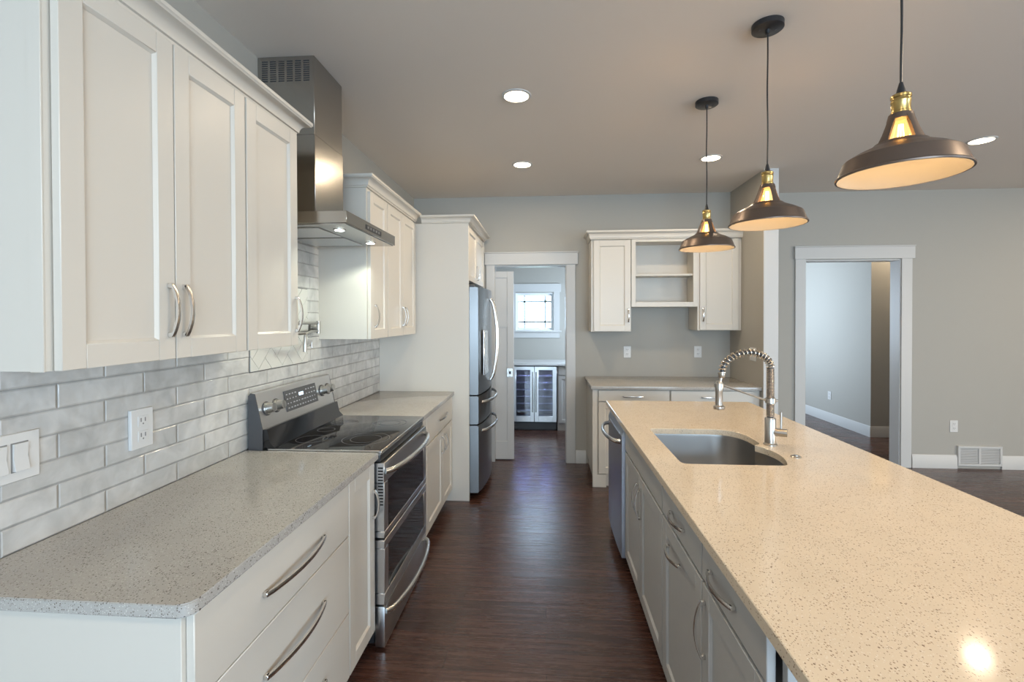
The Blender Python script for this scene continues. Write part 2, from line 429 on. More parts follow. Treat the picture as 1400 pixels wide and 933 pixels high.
# outer walls with window openings, the right one added for its light
w = MB(); w.box(7.0, 7.12, -4.3, -3.5, 0, ZC); w.box(7.0, 7.12, -1.3, 2.7, 0, ZC); w.box(7.0, 7.12, -3.5, -1.3, 0, .3); w.box(7.0, 7.12, -3.5, -1.3, 2.3, ZC); w.box(7.0, 7.12, 2.7, 9.1, 0, ZC);
struct('wall_right', w, MT['wall'])
w = MB(); w.box(XW, -1.2, -4.3, -4.18, 0, ZC); w.box(-.1, .25, -4.3, -4.18, 0, ZC); w.box(3.25, 7.0, -4.3, -4.18, 0, ZC)
w.box(-1.2, -.1, -4.3, -4.18, 0, .9); w.box(-1.2, -.1, -4.3, -4.18, 2.0, ZC); w.box(.25, 3.25, -4.3, -4.18, 0, .2); w.box(.25, 3.25, -4.3, -4.18, 2.5, ZC)
struct('wall_rear', w, MT['wall'])
# pantry
PY = 6.90; WX0, WX1, WZ0, WZ1 = -.442, .116, 1.335, 1.888
w = MB(); w.box(XW, WX0, PY, PY+.12, 0, ZC); w.box(WX1, 1.32, PY, PY+.12, 0, ZC); w.box(WX0, WX1, PY, PY+.12, 0, WZ0); w.box(WX0, WX1, PY, PY+.12, WZ1, ZC)
struct('wall_pantry_back', w, MT['wall'])
struct('wall_pantry_right', MB().box(1.20, 1.32, YB+.14, PY, 0, ZC), MT['wall'])
# hall behind the cased opening
struct('wall_hall_right', MB().box(4.11, 4.22, 6.26, 9.0, 0, ZC), MT['wall'])
struct('wall_hall_front', MB().box(4.22, 7.0, 6.26, 6.38, 0, ZC), MT['wall'])
struct('wall_hall_left', MB().box(2.0, 2.12, YR+.13, 9.0, 0, ZC), MT['wall'])
struct('wall_hall_back', MB().box(1.9, 7.0, 9.0, 9.12, 0, ZC), MT['wall'])

# baseboards
def bb_prof(h=.135): return [(0, 0), (.016, 0), (.016, h-.03), (.012, h-.022), (.012, h-.012), (.006, h), (0, h)]
struct('baseboard_living', molding(MB(), [(3.69, YR), (4.118, YR)], bb_prof()), MT['trim'])
struct('baseboard_living_right', molding(MB(), [(4.536, YR), (7.0, YR)], bb_prof()), MT['trim'])
struct('baseboard_living_left', molding(MB(), [(1.985, YR), (2.553, YR)], bb_prof()), MT['trim'])
struct('baseboard_back', molding(MB(), [(.312, YB), (.418, YB)], bb_prof()), MT['trim'])
struct('baseboard_hall', molding(MB(), [(4.11, 8.99), (4.11, 6.26), (6.9, 6.26)], bb_prof()), MT['trim'])
# cased openings
def casing(idx, x0, x1, z1, y, cw, hz0, hz1, hx0, hx1, depth=.018):
    t = MB(); t.box(x0-cw, x0+.004, y-depth, y, 0, z1+.01, .002); t.box(x1-.004, x1+cw, y-depth, y, 0, z1+.01, .002)
    t.box(hx0, hx1, y-depth-.008, y, hz0, hz1, .002); t.box(hx0-.004, hx1+.004, y-depth-.014, y, hz1, hz1+.012, .002)
    return struct('trim_%d' % idx, t, MT['trim'])
casing(1, DX0, DX1, DZ, YB, .088, 2.082, 2.205, -.642, .335)
casing(2, OX0, OX1, OZ, YR, .098, 2.115, 2.238, 2.54, 3.70)
t = MB(); t.box(OX1-.012, OX1, YR-.002, YR+.132, 0, OZ); t.box(OX0, OX0+.012, YR-.002, YR+.132, 0, OZ); t.box(OX0+.012, OX1-.012, YR-.002, YR+.132, OZ-.012, OZ)
struct('trim_3', t, MT['trim'])
t = MB(); t.box(DX1-.012, DX1, YB-.002, YB+.142, 0, DZ); t.box(DX0, DX1-.012, YB-.002, YB+.142, DZ-.012, DZ)
t.box(DX0-.01, DX0+.001, YB-.002, YB+.042, 0, DZ-.012); t.box(DX0-.01, DX0+.001, YB+.10, YB+.142, 0, DZ-.012)
struct('trim_4', t, MT['trim'])
struct('trim_5', MB().box(1.872, 1.993, 4.188, 4.20, 0, ZC), MT['trim'])
# pocket door, partly drawn out of its slot
pd = MB(); F = Frame('-y', 5.036); a0, a1 = -1.20, -.342
st = .068
pd.fbox(F, a0, a0+st, .012, 2.02, 0, .036, .001); pd.fbox(F, a1-st, a1, .012, 2.02, 0, .036, .001)
pd.fbox(F, a0+st, a1-st, 1.955, 2.02, 0, .036); pd.fbox(F, a0+st, a1-st, 1.43, 1.54, 0, .036); pd.fbox(F, a0+st, a1-st, .012, .20, 0, .036)
pd.fbox(F, -.80, -.72, .2, 1.43, 0, .036); pd.fbox(F, -.80, -.72, 1.54, 1.955, 0, .036)
pd.fbox(F, a0+st-.005, a1-st+.005, .19, 1.97, .010, .026)
door = struct('door_1', pd, MT['trim'])
h = MB(); h.fbox(F, -.415, -.352, .895, .985, .036, .040, .001); h.fbox(F, -.402, -.365, .915, .965, .040, .0405)
dh = h.build('pull_plate', MT['steel_light'], door, label='square satin metal flush pull')
h = MB(); h.fbox(F, -.395, -.372, .925, .955, .0405, .042); h.build('recess', MT['darkgrey'], dh)
# pantry window
W = struct('window_1', MB().box(WX0, WX1, PY-.001, PY+.12, WZ0, WZ0+.012).box(WX0, WX1, PY-.001, PY+.12, WZ1-.012, WZ1).box(WX0, WX0+.012, PY-.001, PY+.12, WZ0+.012, WZ1-.012).box(WX1-.012, WX1, PY-.001, PY+.12, WZ0+.012, WZ1-.012), MT['white_vinyl'])
t = MB(); t.box(WX0-.08, WX0, PY-.018, PY, WZ0, WZ1+.015, .001); t.box(WX1, WX1+.085, PY-.018, PY, WZ0, WZ1+.015, .001)
t.box(WX0-.10, WX1+.105, PY-.026, PY, WZ1+.015, WZ1+.135, .002); t.box(WX0-.10, WX1+.112, PY-.05, PY, WZ0-.02, WZ0, .002)
t.box(WX0-.08, WX1+.085, PY-.018, PY, WZ0-.105, WZ0-.02, .002); t.build('window_casing', MT['trim'], W)
t = MB(); s_ = .03
x0, x1, z0, z1 = WX0+.012, WX1-.012, WZ0+.012, WZ1-.012
t.box(x0, x0+s_, PY+.04, PY+.075, z0, z1, .002); t.box(x1-s_, x1, PY+.04, PY+.075, z0, z1, .002)
t.box(x0+s_, x1-s_, PY+.04, PY+.075, z0, z0+s_, .002); t.box(x0+s_, x1-s_, PY+.04, PY+.075, z1-s_, z1, .002)
sash = t.build('sash', MT['white_vinyl'], W)
t = MB()
for xx in (x0+s_+.085, x1-s_-.085): t.box(xx-.011, xx+.011, PY+.05, PY+.064, z0+s_, z1-s_)
for zz in (z0+s_+.085, z1-s_-.085): t.box(x0+s_, x1-s_, PY+.05, PY+.064, zz-.011, zz+.011)
t.build('grille', mat('grey_muntin', (.16, .20, .19), .5), W)
MB().box(x0+s_, x1-s_, PY+.066, PY+.070, z0+s_, z1-s_).build('pane', MT['glass'], W)
# outside the pantry window
struct('ground', MB().box(-12, 12, 9.3, 45, -.5, -.4), MT['lawn'])
def tree(x, y, h, seed):
    random.seed(seed); t = thing('garden_tree', 'bare branching tree seen through the right side of the small pantry window', 'tree', (x, y, -.4))
    m = MB()
    def br(p, d, L, r, k):
        q = p+d*L; m.tube([p, p+d*L*.5+Vector((random.uniform(-1, 1), random.uniform(-1, 1), 0))*L*.05, q], r, 6, radii=[1, .85, .65])
        if k > 0:
            for _ in range(3):
                nd = (d+Vector((random.uniform(-1, 1), random.uniform(-1, 1), random.uniform(-.2, .7)))*.75).normalized()
                br(q, nd, L*.68, r*.58, k-1)
    br(Vector((x, y, -.4)), Vector((0, 0, 1)), h, .12, 4); m.build('trunk', MT['bark'], t)
    l = MB()
    for _ in range(160):
        c = Vector((x+random.gauss(0, .7), y+random.gauss(0, .7), h*1.9+random.gauss(0, .7)))
        for k in range(2):
            a = Vector((random.uniform(-1, 1), random.uniform(-1, 1), random.uniform(-1, 1)))*.09; b = Vector((random.uniform(-1, 1), random.uniform(-1, 1), random.uniform(-1, 1)))*.07
            vs = [l.bm.verts.new(c+q) for q in (a, b, -a, -b)]; l.bm.faces.new(vs)
    l.build('leaves', MT['leaf'], t)
tree(1.15, 19, 1.6, 3)
random.seed(11)

# ================================================================== LEFT RUN
GREY_TOP = MT['quartz_grey']
FD = Frame('+x', -.798)       # back of base doors; faces at -.778
CF = MT['cabinet']
# near base cabinets
t = thing('drawer_base_cabinet', 'white three-drawer base cabinet with long bowed pulls, nearest on the left run', 'cabinet', (-1.1, 1.39, 0))
m = MB(); m.box(XW+.010, -.799, .968, 1.800, .10, .883, .001); m.box(XW+.010, -.87, .968, 1.800, 0, .10); m.build('body', CF, t)
for (z0, z1) in ((.669, .872), (.365, .6655), (.104, .3615)):
    d = slab(FD, .980, 1.797, z0, z1, t, CF)
    zc = {.669: .767, .365: .537, .104: .26}[z0]
    pull(FD, 1.405, zc, .345, False, d, proj=.034, wid=.013, thk=.007)
t = thing('narrow_base_cabinet', 'narrow white base cabinet with one recessed-panel door, between the drawers and the range', 'cabinet', (-1.1, 1.94, 0))
m = MB(); m.box(XW+.010, -.799, 1.8005, 2.078, .10, .883, .001); m.box(XW+.010, -.87, 1.8005, 2.078, 0, .10); m.build('body', CF, t)
d = shaker(FD, 1.803, 2.076, .104, .872, t, CF); pull(FD, 2.052, .69, .125, True, d)
def counter_near():
    # plan outline with a small rounded near corner
    x0, x1, y0, y1 = XW+.009, -.762, .945, 2.083; r = .03
    P = [(x0, y0)]
    for i in range(7):
        a = -PI/2+(PI/2)*i/6; P.append((x1-r+r*math.cos(a), y0+r+r*math.sin(a)))
    P += [(x1, y1), (x0, y1)]
    m = MB(); m.prism(P, 'z', .884, .914)
    bmesh.ops.bevel(m.bm, geom=[e for e in m.bm.edges if abs(e.verts[0].co.z-e.verts[1].co.z) < 1e-6], offset=.0025, segments=2, affect='EDGES')
    return m
tag(counter_near().build('countertop', GREY_TOP), 'flecked grey quartz countertop in the left foreground, on the white drawer cabinet', 'countertop')
# far base cabinet
t = thing('base_cabinet', 'white base cabinet with one drawer above two doors, between range and refrigerator panel', 'cabinet', (-1.1, 3.35, 0))
m = MB(); m.box(XW+.010, -.799, 2.852, 3.855, .10, .883, .001); m.box(XW+.010, -.87, 2.852, 3.855, 0, .10); m.fbox(FD, 2.855, 3.015, .104, .872, 0, .02, .001); m.build('body', CF, t)
d = slab(FD, 3.02, 3.850, .690, .872, t, CF); pull(FD, 3.48, .787, .30, False, d)
d = shaker(FD, 3.02, 3.488, .104, .682, t, CF); pull(FD, 3.445, .58, .125, True, d)
d = shaker(FD, 3.494, 3.850, .104, .682, t, CF, st=.05); pull(FD, 3.545, .58, .125, True, d)
tag(MB().box(XW+.009, -.762, 2.849, 3.856, .884, .914, .0025, 2).build('countertop', GREY_TOP), 'grey quartz countertop between the range and the tall refrigerator panel', 'countertop')

# ---- tile backsplash with herringbone inset
bs = MB(); bs.box(XW+.0003, XW+.008, .952, 2.0, .9145, 1.41); bs.box(XW+.0003, XW+.008, 2.0, 2.80, .9145, 1.9525); bs.box(XW+.0003, XW+.008, 2.80, 3.857, .9145, 1.40)
bs_o = bs.build('tile_backsplash', MT['tile'], base=(XW, 2.4, .914)); tag(bs_o, 'glossy grey-white subway tile backsplash running along the left wall above the counters', 'backsplash')
IY0, IY1, IZ0, IZ1 = 2.115, 2.660, 1.27, 1.70
def clip(poly, axis, val, keep_less):
    out = []
    for i in range(len(poly)):
        a, b = poly[i], poly[(i+1) % len(poly)]
        ia = (a[axis] <= val) == keep_less or a[axis] == val; ib = (b[axis] <= val) == keep_less or b[axis] == val
        if ia: out.append(a)
        if ia != ib:
            t_ = (val-a[axis])/(b[axis]-a[axis]); out.append((a[0]+(b[0]-a[0])*t_, a[1]+(b[1]-a[1])*t_))
    return out
ins = MB(); ins.box(XW+.008, XW+.0095, IY0, IY1, IZ0, IZ1)
inset = ins.build('inset_grout', mat('inset_grout', (.10, .10, .10), .8), bs_o)
ins = MB(); gw = .0025; Wt, Lt = .072, .144
for i in range(-14, 15):
    for j in range(-14, 15):
        for kind in (0, 1):
            # herringbone in unrotated space
            ox, oy = (i+0)*Wt + j*Lt*1.0, i*Wt*1.0 - j*Lt
            ox, oy = i*Wt + j*2*Lt*.5, i*Wt - j*2*Lt*.5
            if kind == 0: r_ = (ox, oy, ox+Lt, oy+Wt)
            else: r_ = (ox+Lt, oy-Wt+0.0, ox+Lt+Wt, oy-Wt+Lt) if False else (ox, oy+Wt, ox+Wt, oy+Wt+Lt)
            q = [(r_[0]+gw/2, r_[1]+gw/2), (r_[2]-gw/2, r_[1]+gw/2), (r_[2]-gw/2, r_[3]-gw/2), (r_[0]+gw/2, r_[3]-gw/2)]
            c, s2 = math.cos(PI/4), math.sin(PI/4)
            q = [((IY0+IY1)/2+a*c-b*s2, (IZ0+IZ1)/2+a*s2+b*c) for a, b in q]
            for ax, v_, kl in ((0, IY0+.004, False), (0, IY1-.004, True), (1, IZ0+.004, False), (1, IZ1-.004, True)):
                if len(q) >= 3: q = clip(q, ax, v_, kl)
            if len(q) >= 3:
                ar = abs(sum(q[k][0]*q[(k+1) % len(q)][1]-q[(k+1) % len(q)][0]*q[k][1] for k in range(len(q))))/2
                if ar > 2e-5: ins.prism(q, 'x', XW+.0095, XW+.013)
ins.build('herringbone_tiles', MT['insettile'], bs_o, label='herringbone tile panel with dark grout lines')

# ---- outlets and switches
def outlet(F, uc, vc, label, group=None, w=.076, h=.118, name='wall_outlet', m=None, TK=.006):
    t = thing(name, label, 'outlet', F(uc, vc-h/2, 0), group)
    MB().fbox(F, uc-w/2, uc+w/2, vc-h/2, vc+h/2, .0002, TK, .002).build('cover_plate', m or MT['plastic'], t)
    for s_ in (-1, 1):
        q = MB().fbox(F, uc-w*.22, uc+w*.22, vc+s_*h*.19-h*.13, vc+s_*h*.19+h*.13, TK, TK+.0025, .001).build('receptacle', m or MT['plastic'], t)
        z = MB(); z.fbox(F, uc-w*.12, uc-w*.07, vc+s_*h*.19-h*.02, vc+s_*h*.19+h*.08, TK+.0025, TK+.0029); z.fbox(F, uc+w*.07, uc+w*.12, vc+s_*h*.19-h*.02, vc+s_*h*.19+h*.08, TK+.0025, TK+.0029)
        z.cyl(F(uc, vc+s_*h*.19-h*.07, TK+.0025), F(uc, vc+s_*h*.19-h*.07, TK+.0029), w*.035, seg=8); z.build('slots', MT['plasticgrey'], q)
    return t
FT = Frame('+x', XW+.008)
outlet(FT, 1.514, 1.152, 'white double outlet on the subway tile, left of the range', w=.088, h=.135, TK=.013)
t = thing('light_switch', 'white multi-gang rocker switch plate on the tile at the left edge', 'switch', FT(1.10, 1.10, 0))
MB().fbox(FT, .99, 1.192, 1.10, 1.228, .0002, .006, .002).build('cover_plate', MT['plastic'], t)
for k in range(3):
    c = 1.142-k*.05; MB().fbox(FT, c-.021, c+.021, 1.125, 1.203, .006, .0063).build('slot', MT['plasticgrey'], t); q = MB(); p = [(.0064, -.036), (.016, -.036), (.010, .0), (.0125, .036), (.0064, .036)]  # grey sheet paints the shaded gap round each rocker
    A = [q.bm.verts.new(FT(c-.017, 1.164+b, a)) for a, b in p]; B = [q.bm.verts.new(FT(c+.017, 1.164+b, a)) for a, b in p]
    q.bm.faces.new(A); q.bm.faces.new(B)
    for i in range(5): q.bm.faces.new((A[i], A[(i+1) % 5], B[(i+1) % 5], B[i]))
    q.build('rocker', MT['plastic'], t)

# ---- wall cabinets, left
FU = Frame('+x', -1.090)
t = thing('wall_cabinet', 'white wall cabinet with a pair of recessed-panel doors, nearest at the left edge', 'cabinet', (-1.25, 1.28, 1.41))
MB().box(XW, -1.094, .950, 1.615, 1.412, 2.325, .001).build('body', CF, t); MB().box(-1.125, -1.0925, .947, .951, 1.411, 2.325, .001).build('face_frame', CF, t)
d = shaker(FU, .966, 1.287, 1.412, 2.320, t, CF); pull(FU, 1.264, 1.552, .148, True, d)
d = shaker(FU, 1.291, 1.611, 1.412, 2.320, t, CF); pull(FU, 1.318, 1.552, .148, True, d)
t = thing('wall_cabinet', 'white single-door wall cabinet beside the range hood, handle on its far stile', 'cabinet', (-1.25, 1.79, 1.41))
MB().box(XW, -1.091, 1.6155, 1.968, 1.412, 2.325, .001).build('body', CF, t)
d = shaker(FU, 1.620, 1.963, 1.412, 2.320, t, CF); pull(FU, 1.942, 1.545, .148, True, d)
mo = molding(MB(), [(XW, .948), (-1.088, .948), (-1.088, 1.970), (XW, 1.970)], [(0-.03 if False else d, z) for d, z in crown_prof(2.3255, 2.392, .058)])
tag(mo.build('crown_molding', CF), 'white crown molding capping the near left wall cabinets', 'molding')
t = thing('wall_cabinet', 'white single-door wall cabinet directly beyond the range hood', 'cabinet', (-1.25, 2.96, 1.4))
MB().box(XW, -1.091, 2.800, 3.125, 1.398, 2.325, .001).build('body', CF, t)
d = shaker(FU, 2.812, 3.121, 1.398, 2.305, t, CF); pull(FU, 2.878, 1.54, .140, True, d)
t = thing('wall_cabinet', 'white two-door wall cabinet between the hood cabinet and the refrigerator panel', 'cabinet', (-1.25, 3.46, 1.4))
MB().box(XW, -1.091, 3.1255, 3.812, 1.398, 2.325, .001).build('body', CF, t)
d = shaker(FU, 3.131, 3.468, 1.398, 2.305, t, CF); pull(FU, 3.445, 1.54, .140, True, d)
d = shaker(FU, 3.472, 3.806, 1.398, 2.305, t, CF); pull(FU, 3.505, 1.54, .140, True, d)
mo = molding(MB(), [(XW, 2.797), (-1.088, 2.797), (-1.088, 3.8555)], crown_prof(2.3255, 2.392, .058))
tag(mo.build('crown_molding', CF), 'white crown molding above the far left wall cabinets', 'molding')

# ---- fridge surround
FFR = Frame('+x', -.662)
t = thing('refrigerator_surround', 'white surround with a tall plain end panel and two small doors above the refrigerator', 'cabinet', (-1.0, 4.35, 0))
for ya in (3.858, 4.832): MB().box(XW+.004, -.637, ya, ya+.020, 0, 2.312, .001).build('side_panel', CF, t)
MB().box(XW+.004, -.663, 3.8785, 4.83, 1.84, 2.312, .001).build('body', CF, t)
d = shaker(FFR, 3.884, 4.352, 1.842, 2.30, t, CF, st=.05); pull(FFR, 4.325, 1.94, .125, True, d)
d = shaker(FFR, 4.356, 4.826, 1.842, 2.30, t, CF, st=.05); pull(FFR, 4.385, 1.94, .125, True, d)
mo = molding(MB(), [(-1.029, 3.856), (-.636, 3.856), (-.636, 4.835), (XW, 4.835)], crown_prof(2.313, 2.372, .055))
tag(mo.build('crown_molding', CF), 'white crown molding over the refrigerator cabinet and panel', 'molding')

# ---- refrigerator
ST = MT['steel']
t = thing('refrigerator', 'stainless french-door refrigerator in the white surround', 'refrigerator', (-1.0, 4.36, 0))
MB().box(-1.37, -.655, 3.895, 4.815, .03, 1.775, .004).box(-1.3, -.70, 3.95, 4.76, 0, .03).build('body', MT['darkgrey'], t)
def bow_x(y): return -.566 + .045*(1-((y-4.355)/.46)**2)
def fdoor(y0, y1, z0, z1, name):
    n = 12; P = [(-.648, y0)]+[(bow_x(y0+.004+(y1-y0-.008)*i/n), y0+.004+(y1-y0-.008)*i/n) for i in range(n+1)]+[(-.648, y1)]
    m = MB(); m.prism(P, 'z', z0, z1)
    bmesh.ops.bevel(m.bm, geom=[e for e in m.bm.edges if abs(e.verts[0].co.z-e.verts[1].co.z) < 1e-6 and min(v.co.x for v in e.verts) > -.64], offset=.006, segments=3, affect='EDGES')
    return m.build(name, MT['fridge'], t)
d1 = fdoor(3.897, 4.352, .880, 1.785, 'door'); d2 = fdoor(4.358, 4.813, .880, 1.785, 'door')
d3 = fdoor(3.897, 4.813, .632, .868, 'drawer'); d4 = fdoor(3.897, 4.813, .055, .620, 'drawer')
for dd, yy in ((d1, 4.315), (d2, 4.395)):
    m = MB(); pts = []
    for i in range(25):
        q = i/24; s_ = math.sin(PI*q)**.55
        pts.append((bow_x(yy)-.004+.012+.062*s_, yy, .955+(1.70-.955)*q))
    m.sweep(pts, [(.008*math.cos(2*PI*k/12), .013*math.sin(2*PI*k/12)) for k in range(12)], (0, 1, 0))
    m.build('handle', MT['steel_light'], dd)
for dd, zz in ((d3, .805), (d4, .560)):
    m = MB(); pts = []
    for i in range(29):
        q = i/28; yy = 3.99+(4.72-3.99)*q
        pts.append((bow_x(yy)-.002+.060*math.sin(PI*q)**.45, yy, zz))
    m.sweep(pts, [(.014*math.cos(2*PI*k/12), .009*math.sin(2*PI*k/12)) for k in range(12)], (0, 0, 1))
    m.build('handle', MT['steel_light'], dd)
m = MB(); m.box(bow_x(4.06)-.002, bow_x(4.12)+.010, 4.0, 4.24, 1.03, 1.42, .006)
disp = m.build('dispenser', MT['steel_light'], d1, label='water and ice dispenser')
for ya in (3.91, 4.73): MB().box(-.70, -.60, ya, ya+.07, 1.786, 1.806, .004).build('hinge_cover', MT['darkgrey'], t)

# ---- range
R0, R1 = 2.090, 2.842
t = thing('range', 'freestanding stainless double-oven range with black glass cooktop', 'stove', (-1.05, 2.466, 0))
m = MB(); m.box(-1.385, -.79, R0+.003, R1-.003, .03, .902, .002)
for yy in (R0+.05, R1-.05):
    for xx in (-1.3, -.86): m.cyl((xx, yy, 0), (xx, yy, .03), .018, seg=10)
m.build('body', MT['black'], t)
m = MB(); m.box(-1.30, -.752, R0, R1, .905, .922, .004, 2); ct = m.build('cooktop', MT['blackglass'], t, label='black glass cooktop with ring markings')
m = MB()
def ring(mb, x, y, r, z=.9225):
    mb.lathe((x, y, z), [(r-.0012, 0), (r+.0012, 0), (r+.0012, .0003), (r-.0012, .0003)], 48, close=True)
for (x, y, rs) in ((-1.17, 2.27, (.075,)), (-.90, 2.29, (.115, .075)), (-1.17, 2.66, (.075,)), (-.90, 2.65, (.095, .06)), (-1.19, 2.466, (.045,))):
    for r_ in rs:
        m = MB(); ring(m, x, y, r_); m.build('burner_ring', MT['ring'], ct)
m = MB(); m.box(-.790, -.757, R0+.002, R1-.002, .868, .904, .003, 2); m.build('front_rail', MT['black'], t)
m = MB(); m.box(-1.29, -.757, R0-.0005, R0+.004, .900, .9215, .001); m.box(-1.29, -.757, R1-.004, R1+.0005, .900, .9215, .001); m.box(-.757, -.750, R0, R1, .902, .921, .002); m.build('edge_trim', MT['steel_light'], ct)
# backguard: profile in (x, z)
P = [(-1.384, .905), (-1.384, 1.165), (-1.372, 1.178), (-1.352, 1.174), (-1.318, 1.010), (-1.318, .905)]
m = MB(); m.prism(P, 'y', R0+.004, R1-.004); bg = m.build('backguard', MT['guard'], t)
for yy in (R0, R1-.004):
    m = MB(); m.prism([(a-.0 if a < -1.33 else a+.002, b) for a, b in P], 'y', yy, yy+.004); m.build('end_cap', MT['darkgrey'], bg)
# glossy black vent manifold below
P2 = [(-1.3175, .923), (-1.3175, 1.008), (-1.300, 1.010), (-1.296, 1.004), (-1.284, .948), (-1.262, .926), (-1.261, .923)]
m = MB(); m.prism(P2, 'y', R0+.006, R1-.006); m.build('vent_ledge', MT['blackglass'], t)
def BG(y, s, w=0.0):     # point on the tilted face; s from 0 (bottom) to 1 (top)
    x = -1.318+(-1.352+1.318)*s; z = 1.010+(1.174-1.010)*s; n = Vector((.164, 0, .034)).normalized()
    return Vector((x, y, z))+n*w
def bgquad(mb, y0, y1, s0, s1, w0, w1):
    lo = [mb.bm.verts.new(BG(*p, w0)) for p in ((y0, s0), (y1, s0), (y1, s1), (y0, s1))]
    hi = [mb.bm.verts.new(BG(*p, w1)) for p in ((y0, s0), (y1, s0), (y1, s1), (y0, s1))]
    mb.bm.faces.new(lo); mb.bm.faces.new(hi)
    for i in range(4): mb.bm.faces.new((lo[i], lo[(i+1) % 4], hi[(i+1) % 4], hi[i]))
m = MB(); bgquad(m, 2.315, 2.645, .22, .86, .0003, .003); pn = m.build('control_panel', MT['darkgrey'], bg, label='dark touch panel with small key markings')
m = MB()
for r_ in range(4):
    for c_ in range(11):
        if r_ >= 2 and 3 < c_ < 7: continue
        y = 2.332+c_*.028; s_ = .30+r_*.14
        bgquad(m, y, y+random.uniform(.008, .018), s_, s_+.035, .003, .0034)
m.build('keypad_marks', mat('key_print', (.42, .44, .48), .5), bg)
m = MB(); bgquad(m, 2.455, 2.50, .60, .70, .003, .0034); m.build('clock', MT['clock'], bg)
for yy in (2.155, 2.235, 2.712, 2.785):
    c = BG(yy, .52, 0); n = (BG(yy, .52, 1)-c)
    m = MB(); m.cyl(c, c+n*.012, .030, .029, 28); m.cyl(c+n*.012, c+n*.042, .0235, .021, 28)
    k = m.build('knob', MT['knob'], t)
    m = MB(); m.cyl(c, c+n*.004, .034, .034, 28); m.build('bezel', MT['darkgrey'], k)
    m = MB(); u = BG(yy, 1, 0)-BG(yy, 0, 0); u.normalize()
    m.sweep([c+n*.042-u*.019, c+n*.042+u*.019], [(-.005, -.0), (-.005, .012), (.005, .012), (.005, 0)], (0, 1, 0)); m.build('grip', MT['knob'], k)
FO = Frame('+x', -.786)
def oven_door(z0, z1, w0, w1, hz):
    m = MB(); th = .048; y0, y1 = R0+.004, R1-.004; fs = .052
    m.fbox(FO, y0, y1, z0, w0, 0, th, .003); m.fbox(FO, y0, y1, w1, z1, 0, th, .003)
    m.fbox(FO, y0, y0+fs, w0, w1, 0, th, .002); m.fbox(FO, y1-fs, y1, w0, w1, 0, th, .002)
    d = m.build('oven_door', ST, t)
    MB().fbox(FO, y0+fs-.002, y1-fs+.002, w0-.002, w1+.002, .030, th-.002).build('window', MT['blackglass'], d)
    v = MB()
    if hz:
        for k in range(13):
            z = z1-.02-k*.014
            v.box(-.768, -.744, R0+.0034, R0+.0041, z-.008, z)
        v.build('side_vents', MT['black'], d)
    return d
def bow_handle(zz, par, y0=R0+.02, y1=R1-.02, wbase=-.738, out=.062, droop=0.0):
    m = MB(); pts = []
    for i in range(33):
        q = i/32; s_ = math.sin(PI*q)
        pts.append((wbase+out*min(1, (s_**.5)) , y0+(y1-y0)*q, zz-droop*s_))
    m.sweep(pts, [(.0135*math.cos(2*PI*k/14), .011*math.sin(2*PI*k/14)) for k in range(14)], (0, 0, 1))
    return m.build('handle', MT['steel_light'], par)
d = oven_door(.516, .864, .548, .770, True); bow_handle(.822, d)
d = oven_door(.208, .508, .262, .468, False)
m = MB(); m.fbox(FO, R0+.004, R1-.004, .012, .200, 0, .046, .004, 2); d = m.build('warming_drawer', ST, t); bow_handle(.172, d)

# ---- hood
t = thing('range_hood', 'stainless chimney range hood on the left wall above the range', 'hood', (-1.15, 2.38, 1.95))
HY0, HY1, HX, HZ0, HZ1 = 2.056, 2.735, -.892, 1.953, 2.013
m = MB(); m.box(XW+.008, HX, HY0, HY1, HZ0+.004, HZ1, .002)
m.prism([(XW+.008, HY0+.01), (HX-.01, HY0+.01), (HX-.01, HY1-.01), (XW+.008, HY1-.01)], 'z', HZ0, HZ0+.004)
can = m.build('canopy', MT['steel_side'], t)
CX, CY0, CY1 = -1.117, 2.212, 2.522
m = MB(); m.box(XW, CX+.003, CY0-.003, CY1+.003, HZ1, 2.42, .002); m.box(XW, CX, CY0, CY1, 2.42, ZC-.001, .002)
chim = m.build('chimney', MT['steel_side'], t)
m = MB()
for c_ in range(6):
    for r_ in range(10):
        x = XW+.022+c_*.042; z = ZC-.022-r_*.0105
        m.box(x, x+.030, CY0-.0006, CY0+.0002, z-.0055, z)
m.build('vent_slots', MT['shadow'], chim)
m = MB(); m.box(HX-.0002, HX+.0012, 2.28, 2.50, HZ0+.018, HZ0+.042); cp = m.build('control_panel', MT['black'], can)
m = MB()
for k in range(5): m.box(HX+.0012, HX+.003, 2.30+k*.038, 2.318+k*.038, HZ0+.024, HZ0+.036, .0005)
m.build('buttons', MT['plasticgrey'], can)
for k, yy in enumerate((2.20, 2.60)):
    l = MB(); l.cyl((-.99, yy, HZ0-.003), (-.99, yy, HZ0-.0002), .030, seg=24); lr = l.build('hood_light', MT['steel_light'], t)
    l = MB(); l.cyl((-.99, yy, HZ0-.0045), (-.99, yy, HZ0-.0031), .022, seg=24); l.build('lens', MT['hoodlamp'], lr)
    ld = bpy.data.lights.new('hood_lamp', 'SPOT'); ld.energy = 7.5; ld.color = (.93, 1.0, .86); ld.spot_size = 2.5; ld.spot_blend = .35; ld.shadow_soft_size = .02
    lo = bpy.data.objects.new('hood_lamp', ld); COL.objects.link(lo); lo.location = (-.99, yy, HZ0-.012)
m = MB()
for k in range(2):
    y0 = 2.13+k*.28; m.box(XW+.06, -1.06, y0, y0+.25, HZ0-.004, HZ0-.0002, .001)
m.build('grease_filter', MT['steel'], t)

